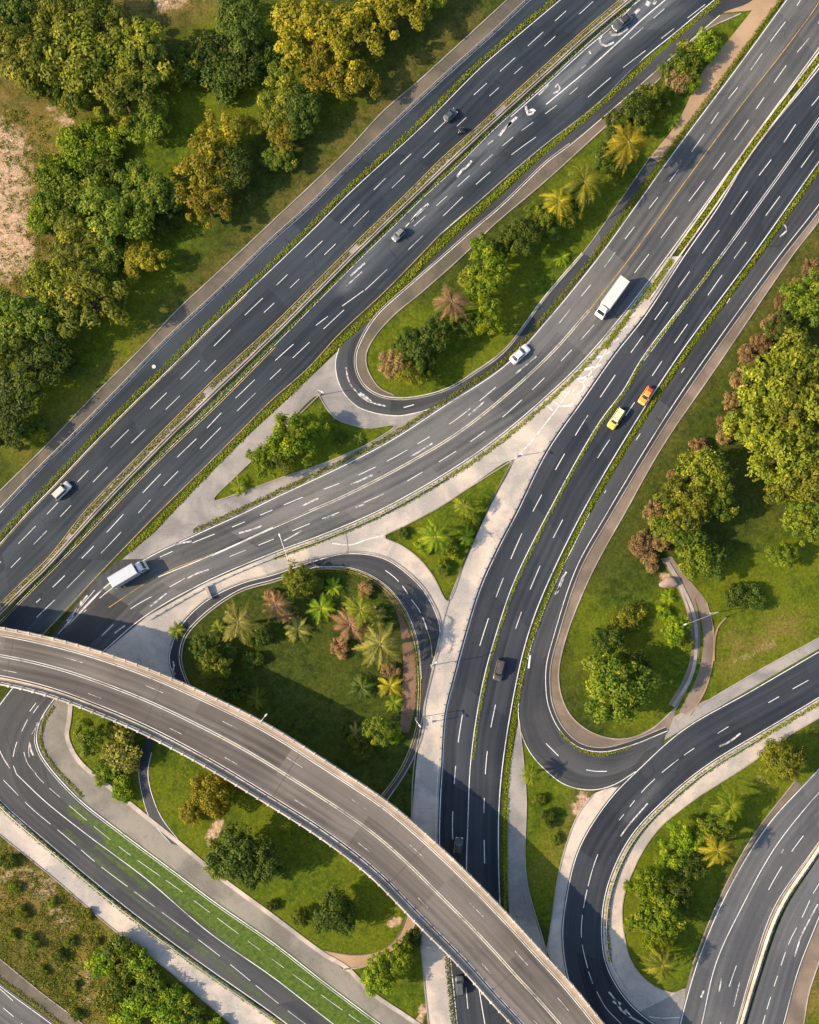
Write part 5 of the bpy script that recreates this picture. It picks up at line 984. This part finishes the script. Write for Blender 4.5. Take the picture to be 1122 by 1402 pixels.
bm = bmesh.new(); cyl(bm, .02, .02, (.5, -.38, 1.0), (.5, .38, 1.0), 8); obm('handlebar', bm, M['steel'], mc_)
bm = bmesh.new(); cyl(bm, .09, .07, (.8, 0, .88), (.9, 0, .87), 12); obm('headlight', bm, M['headlamp'], mc_)
bm = bmesh.new(); cyl(bm, .05, .06, (-.2, -.2, .35), (-.95, -.2, .45), 10); obm('exhaust', bm, M['steel'], mc_)
bm = bmesh.new(); cyl(bm, .035, .03, (.5, 0, .95), (.72, 0, .32), 8); obm('fork', bm, M['steel'], mc_)
# rider: one continuous skinned body
def skin_figure(name, joints, edges, radii, m, parent, loc, rz):
    me = bpy.data.meshes.new(name); me.from_pydata(joints, edges, []); o_ = bpy.data.objects.new(name, me); col.objects.link(o_)
    sk = o_.modifiers.new('skin', 'SKIN'); 
    for i, rr in enumerate(radii): me.skin_vertices[0].data[i].radius = (rr, rr)
    me.skin_vertices[0].data[0].use_root = True
    sb = o_.modifiers.new('sub', 'SUBSURF'); sb.levels = 1; sb.render_levels = 1
    dg = bpy.context.evaluated_depsgraph_get(); m2 = bpy.data.meshes.new_from_object(o_.evaluated_get(dg)); bpy.data.objects.remove(o_)
    m2.materials.clear(); m2.materials.append(m); m2.polygons.foreach_set('use_smooth', [True] * len(m2.polygons))
    o2 = link(name, m2, parent); o2.location = loc; o2.rotation_euler = (0, 0, rz); return o2
JT = [(-.30, 0, .95), (-.22, 0, 1.15), (-.08, 0, 1.38), (0, 0, 1.50), (.05, 0, 1.62)]
ED_ = [(0, 1), (1, 2), (2, 3), (3, 4)]; RA = [.15, .15, .17, .07, .10]
for s in (-1, 1):
    b0 = len(JT); JT += [(-.06, s * .20, 1.40), (.16, s * .34, 1.18), (.40, s * .33, 1.05), (.48, s * .32, 1.03), (-.25, s * .12, .92), (.16, s * .22, .86), (-.02, s * .23, .42), (.14, s * .24, .36)]
    ED_ += [(2, b0), (b0, b0 + 1), (b0 + 1, b0 + 2), (b0 + 2, b0 + 3), (0, b0 + 4), (b0 + 4, b0 + 5), (b0 + 5, b0 + 6), (b0 + 6, b0 + 7)]; RA += [.07, .055, .045, .04, .09, .075, .055, .05]
CLO = plain('black_riding_suit', (.025, .025, .028), .7)
rd = skin_figure('person', JT, ED_, RA, CLO, None, (mr.x, mr.y, .08), math.atan2(-12, -13)); tag(rd, 'motorcyclist in black clothing leaning over the handlebars', 'person')
bm = bmesh.new(); bmesh.ops.create_uvsphere(bm, u_segments=16, v_segments=10, radius=.155, matrix=Matrix.Translation((.08, 0, 1.66)) @ Matrix.Diagonal((1.1, .9, 1, 1))); obm('helmet', bm, P_['black'], rd, True)
bm = bmesh.new(); box(bm, .17, .245, -.09, .09, 1.62, 1.70); obm('visor', bm, M['glass'], rd, bevel=.02)

# ================================================================== STREET LAMPS AND SMALL THINGS
def lamp(bx, by, hx, hy, label, h=7.5, z0=0.0):
    """base at a photo point; head over the second point"""
    a = at(bx, by, z0); b_ = at(hx, hy, z0 + h); d = Vector((b_.x - a.x, b_.y - a.y, 0)); L = max(.6, d.length); d.normalize()
    r = empty('street_lamp', a, math.atan2(d.y, d.x), label, 'street lamp', 'street lamps')
    bm = bmesh.new(); cyl(bm, .24, .22, (0, 0, 0), (0, 0, .5), 12); obm('base', bm, M['steel'], r)
    bm = bmesh.new(); cyl(bm, .10, .07, (0, 0, .5), (0, 0, h - .4), 10); obm('pole', bm, M['lampmetal'], r)
    bm = bmesh.new(); prev = (0, 0, h - .4)
    for k in range(1, 7):
        t = k / 6; q = (L * t, 0, h - .4 + .5 * math.sin(t * 1.57)); cyl(bm, .06, .05, prev, q, 8); prev = q
    obm('arm', bm, M['lampmetal'], r)
    bm = bmesh.new(); bmesh.ops.create_uvsphere(bm, u_segments=14, v_segments=8, radius=1, matrix=Matrix.Translation((L + .35, 0, h + .08)) @ Matrix.Diagonal((.45, .19, .11, 1))); hd = obm('lamp_head', bm, M['lens'], r, True)
    bm = bmesh.new(); box(bm, L + .12, L + .6, -.12, .12, h - .05, h - .01); obm('lens', bm, M['lens'], hd)
    return r
lamp(402, 771, 384, 735, 'street lamp on the pale footway with its arm over the curved road')
lamp(972, 840, 941, 854, 'street lamp leaning its arm across the curved kerb path', 6.5)
lamp(591, 911, 596, 908, 'short armed street lamp on the kerb between the loop ramp and pale pavement', 7.0)
lamp(592, 988, 592, 985, 'small white headed lamp on the shaded pavement above the flyover', 4.0)
lamp(570, 983, 574, 992, 'street lamp on the inner edge of the loop ramp near the mulch path', 6.0)
lamp(360, 988, 363, 981, 'street lamp fixed on the upper parapet of the flyover', 3.2, ZB + .2)
lamp(438, 541, 440, 536, 'short lamp at the tip of the small triangular lawn', 4.0)
lamp(708, 625, 712, 620, 'short lamp at the tip of the lawn below the concrete gore', 4.0)
bm = bmesh.new()
for r0, r1, zt in ((.42, .42, .03), (.26, .26, .045)): cyl(bm, r0, r1, (0, 0, 0), (0, 0, zt), 24)
o = obm('manhole_cover', bm, M['lens'], None); o.location = at(211, 502, .06); tag(o, 'pale round manhole cover on the service lane at the left', 'manhole cover')
bm = bmesh.new(); box(bm, -.35, .35, -1.5, 1.5, 0, .9); o = obm('concrete_block', bm, M['kerb'], None, bevel=.08); o.location = at(287, 812, .03); o.rotation_euler = (0, 0, math.radians(22)); tag(o, 'pale concrete block standing on the grey forecourt', 'concrete block')
# sign post by the tan pavement (its shadow lies across the slabs)
sg = empty('road_sign', at(203, 1303), math.radians(60), 'road sign on a post at the edge of the tan pavement', 'road sign')
bm = bmesh.new(); cyl(bm, .05, .05, (0, 0, 0), (0, 0, 2.6), 8); obm('post', bm, M['steel'], sg)
bm = bmesh.new(); box(bm, .04, .08, -.6, .6, 1.5, 2.7); obm('panel', bm, M['chassis'], sg, bevel=.01)

# ================================================================== grass tufts in the rough ground
def inside_any(p): return False
random.seed(5); V = []; Fc = []; Tn = []
zones = [((0, 150, 70, 420), 260), ((0, 1160, 140, 1400), 900), ((60, 1230, 330, 1400), 700)]
HPw = spline(HP_l, 0, 1.0); IPw = spline(I_pav, 0, 1.0)
for (ax, ay, bx, by), cnt in zones:
    for _ in range(cnt):
        x, y = random.uniform(ax, bx), random.uniform(ay, by); p = at(x, y)
        if ay > 1000:
            dd = HPw - np.array(p[:2]); k = np.argmin(np.hypot(*dd.T)); nrm_ = normals(HPw)[k]
            if (np.array(p[:2]) - HPw[k]) @ nrm_ > -.6: continue
            dd = IPw - np.array(p[:2]); k = np.argmin(np.hypot(*dd.T)); 
            if (np.array(p[:2]) - IPw[k]) @ normals(IPw)[k] < .6: continue
        s = random.uniform(.25, .7); ct = random.uniform(0, .8)
        for _k in range(14):
            leafquads(V, Fc, Tn, (p.x + random.gauss(0, s), p.y + random.gauss(0, s), random.uniform(.03, .45) * s * 1.4), (random.uniform(-1, 1), random.uniform(-1, 1), .8), .16, min(1, max(0, ct + random.uniform(-.2, .2))))
tag(mk('grass_tufts', V, Fc, F['olive'], attrs=dict(tint=Tn)), 'rough dry grass tufts scattered over the unpaved slopes', 'grass', kind='stuff')

# ================================================================== LIGHT, SKY, CAMERA
ELEV = math.radians(30); AZ = math.radians(10)      # shadows fall to the right and a little up
sun = bpy.data.lights.new('sun', 'SUN'); sun.energy = 4.5; sun.angle = math.radians(.55); sun.color = (1.0, .79, .54)
so = bpy.data.objects.new('sun', sun); col.objects.link(so)
d = Vector((math.cos(AZ) * math.cos(ELEV), math.sin(AZ) * math.cos(ELEV), -math.sin(ELEV)))
so.rotation_euler = d.to_track_quat('-Z', 'Y').to_euler()
w = bpy.data.worlds.new('World'); scene.world = w; w.use_nodes = True
bg = w.node_tree.nodes['Background']; sk = w.node_tree.nodes.new('ShaderNodeTexSky'); sk.sky_type = 'NISHITA'; sk.sun_disc = False
sk.sun_elevation = ELEV; sk.sun_rotation = math.atan2(-d.x, -d.y); sk.air_density = 1.2; sk.dust_density = 1.5
w.node_tree.links.new(sk.outputs[0], bg.inputs[0]); bg.inputs[1].default_value = .13
cam = bpy.data.cameras.new('camera'); co = bpy.data.objects.new('camera', cam); col.objects.link(co)
p = at(NX, NY); co.location = (p.x, p.y, H); co.rotation_euler = (0, 0, 0)
cam.sensor_width = 36; cam.lens = 36 * H / (1402 * S); cam.shift_x = (561 - NX) / 1402; cam.shift_y = (NY - 701) / 1402; cam.clip_end = 6000; cam.clip_start = 1
scene.camera = co
scene.view_settings.view_transform = 'Standard'; scene.view_settings.look = 'None'; scene.view_settings.exposure = 1.08; scene.view_settings.gamma = 1
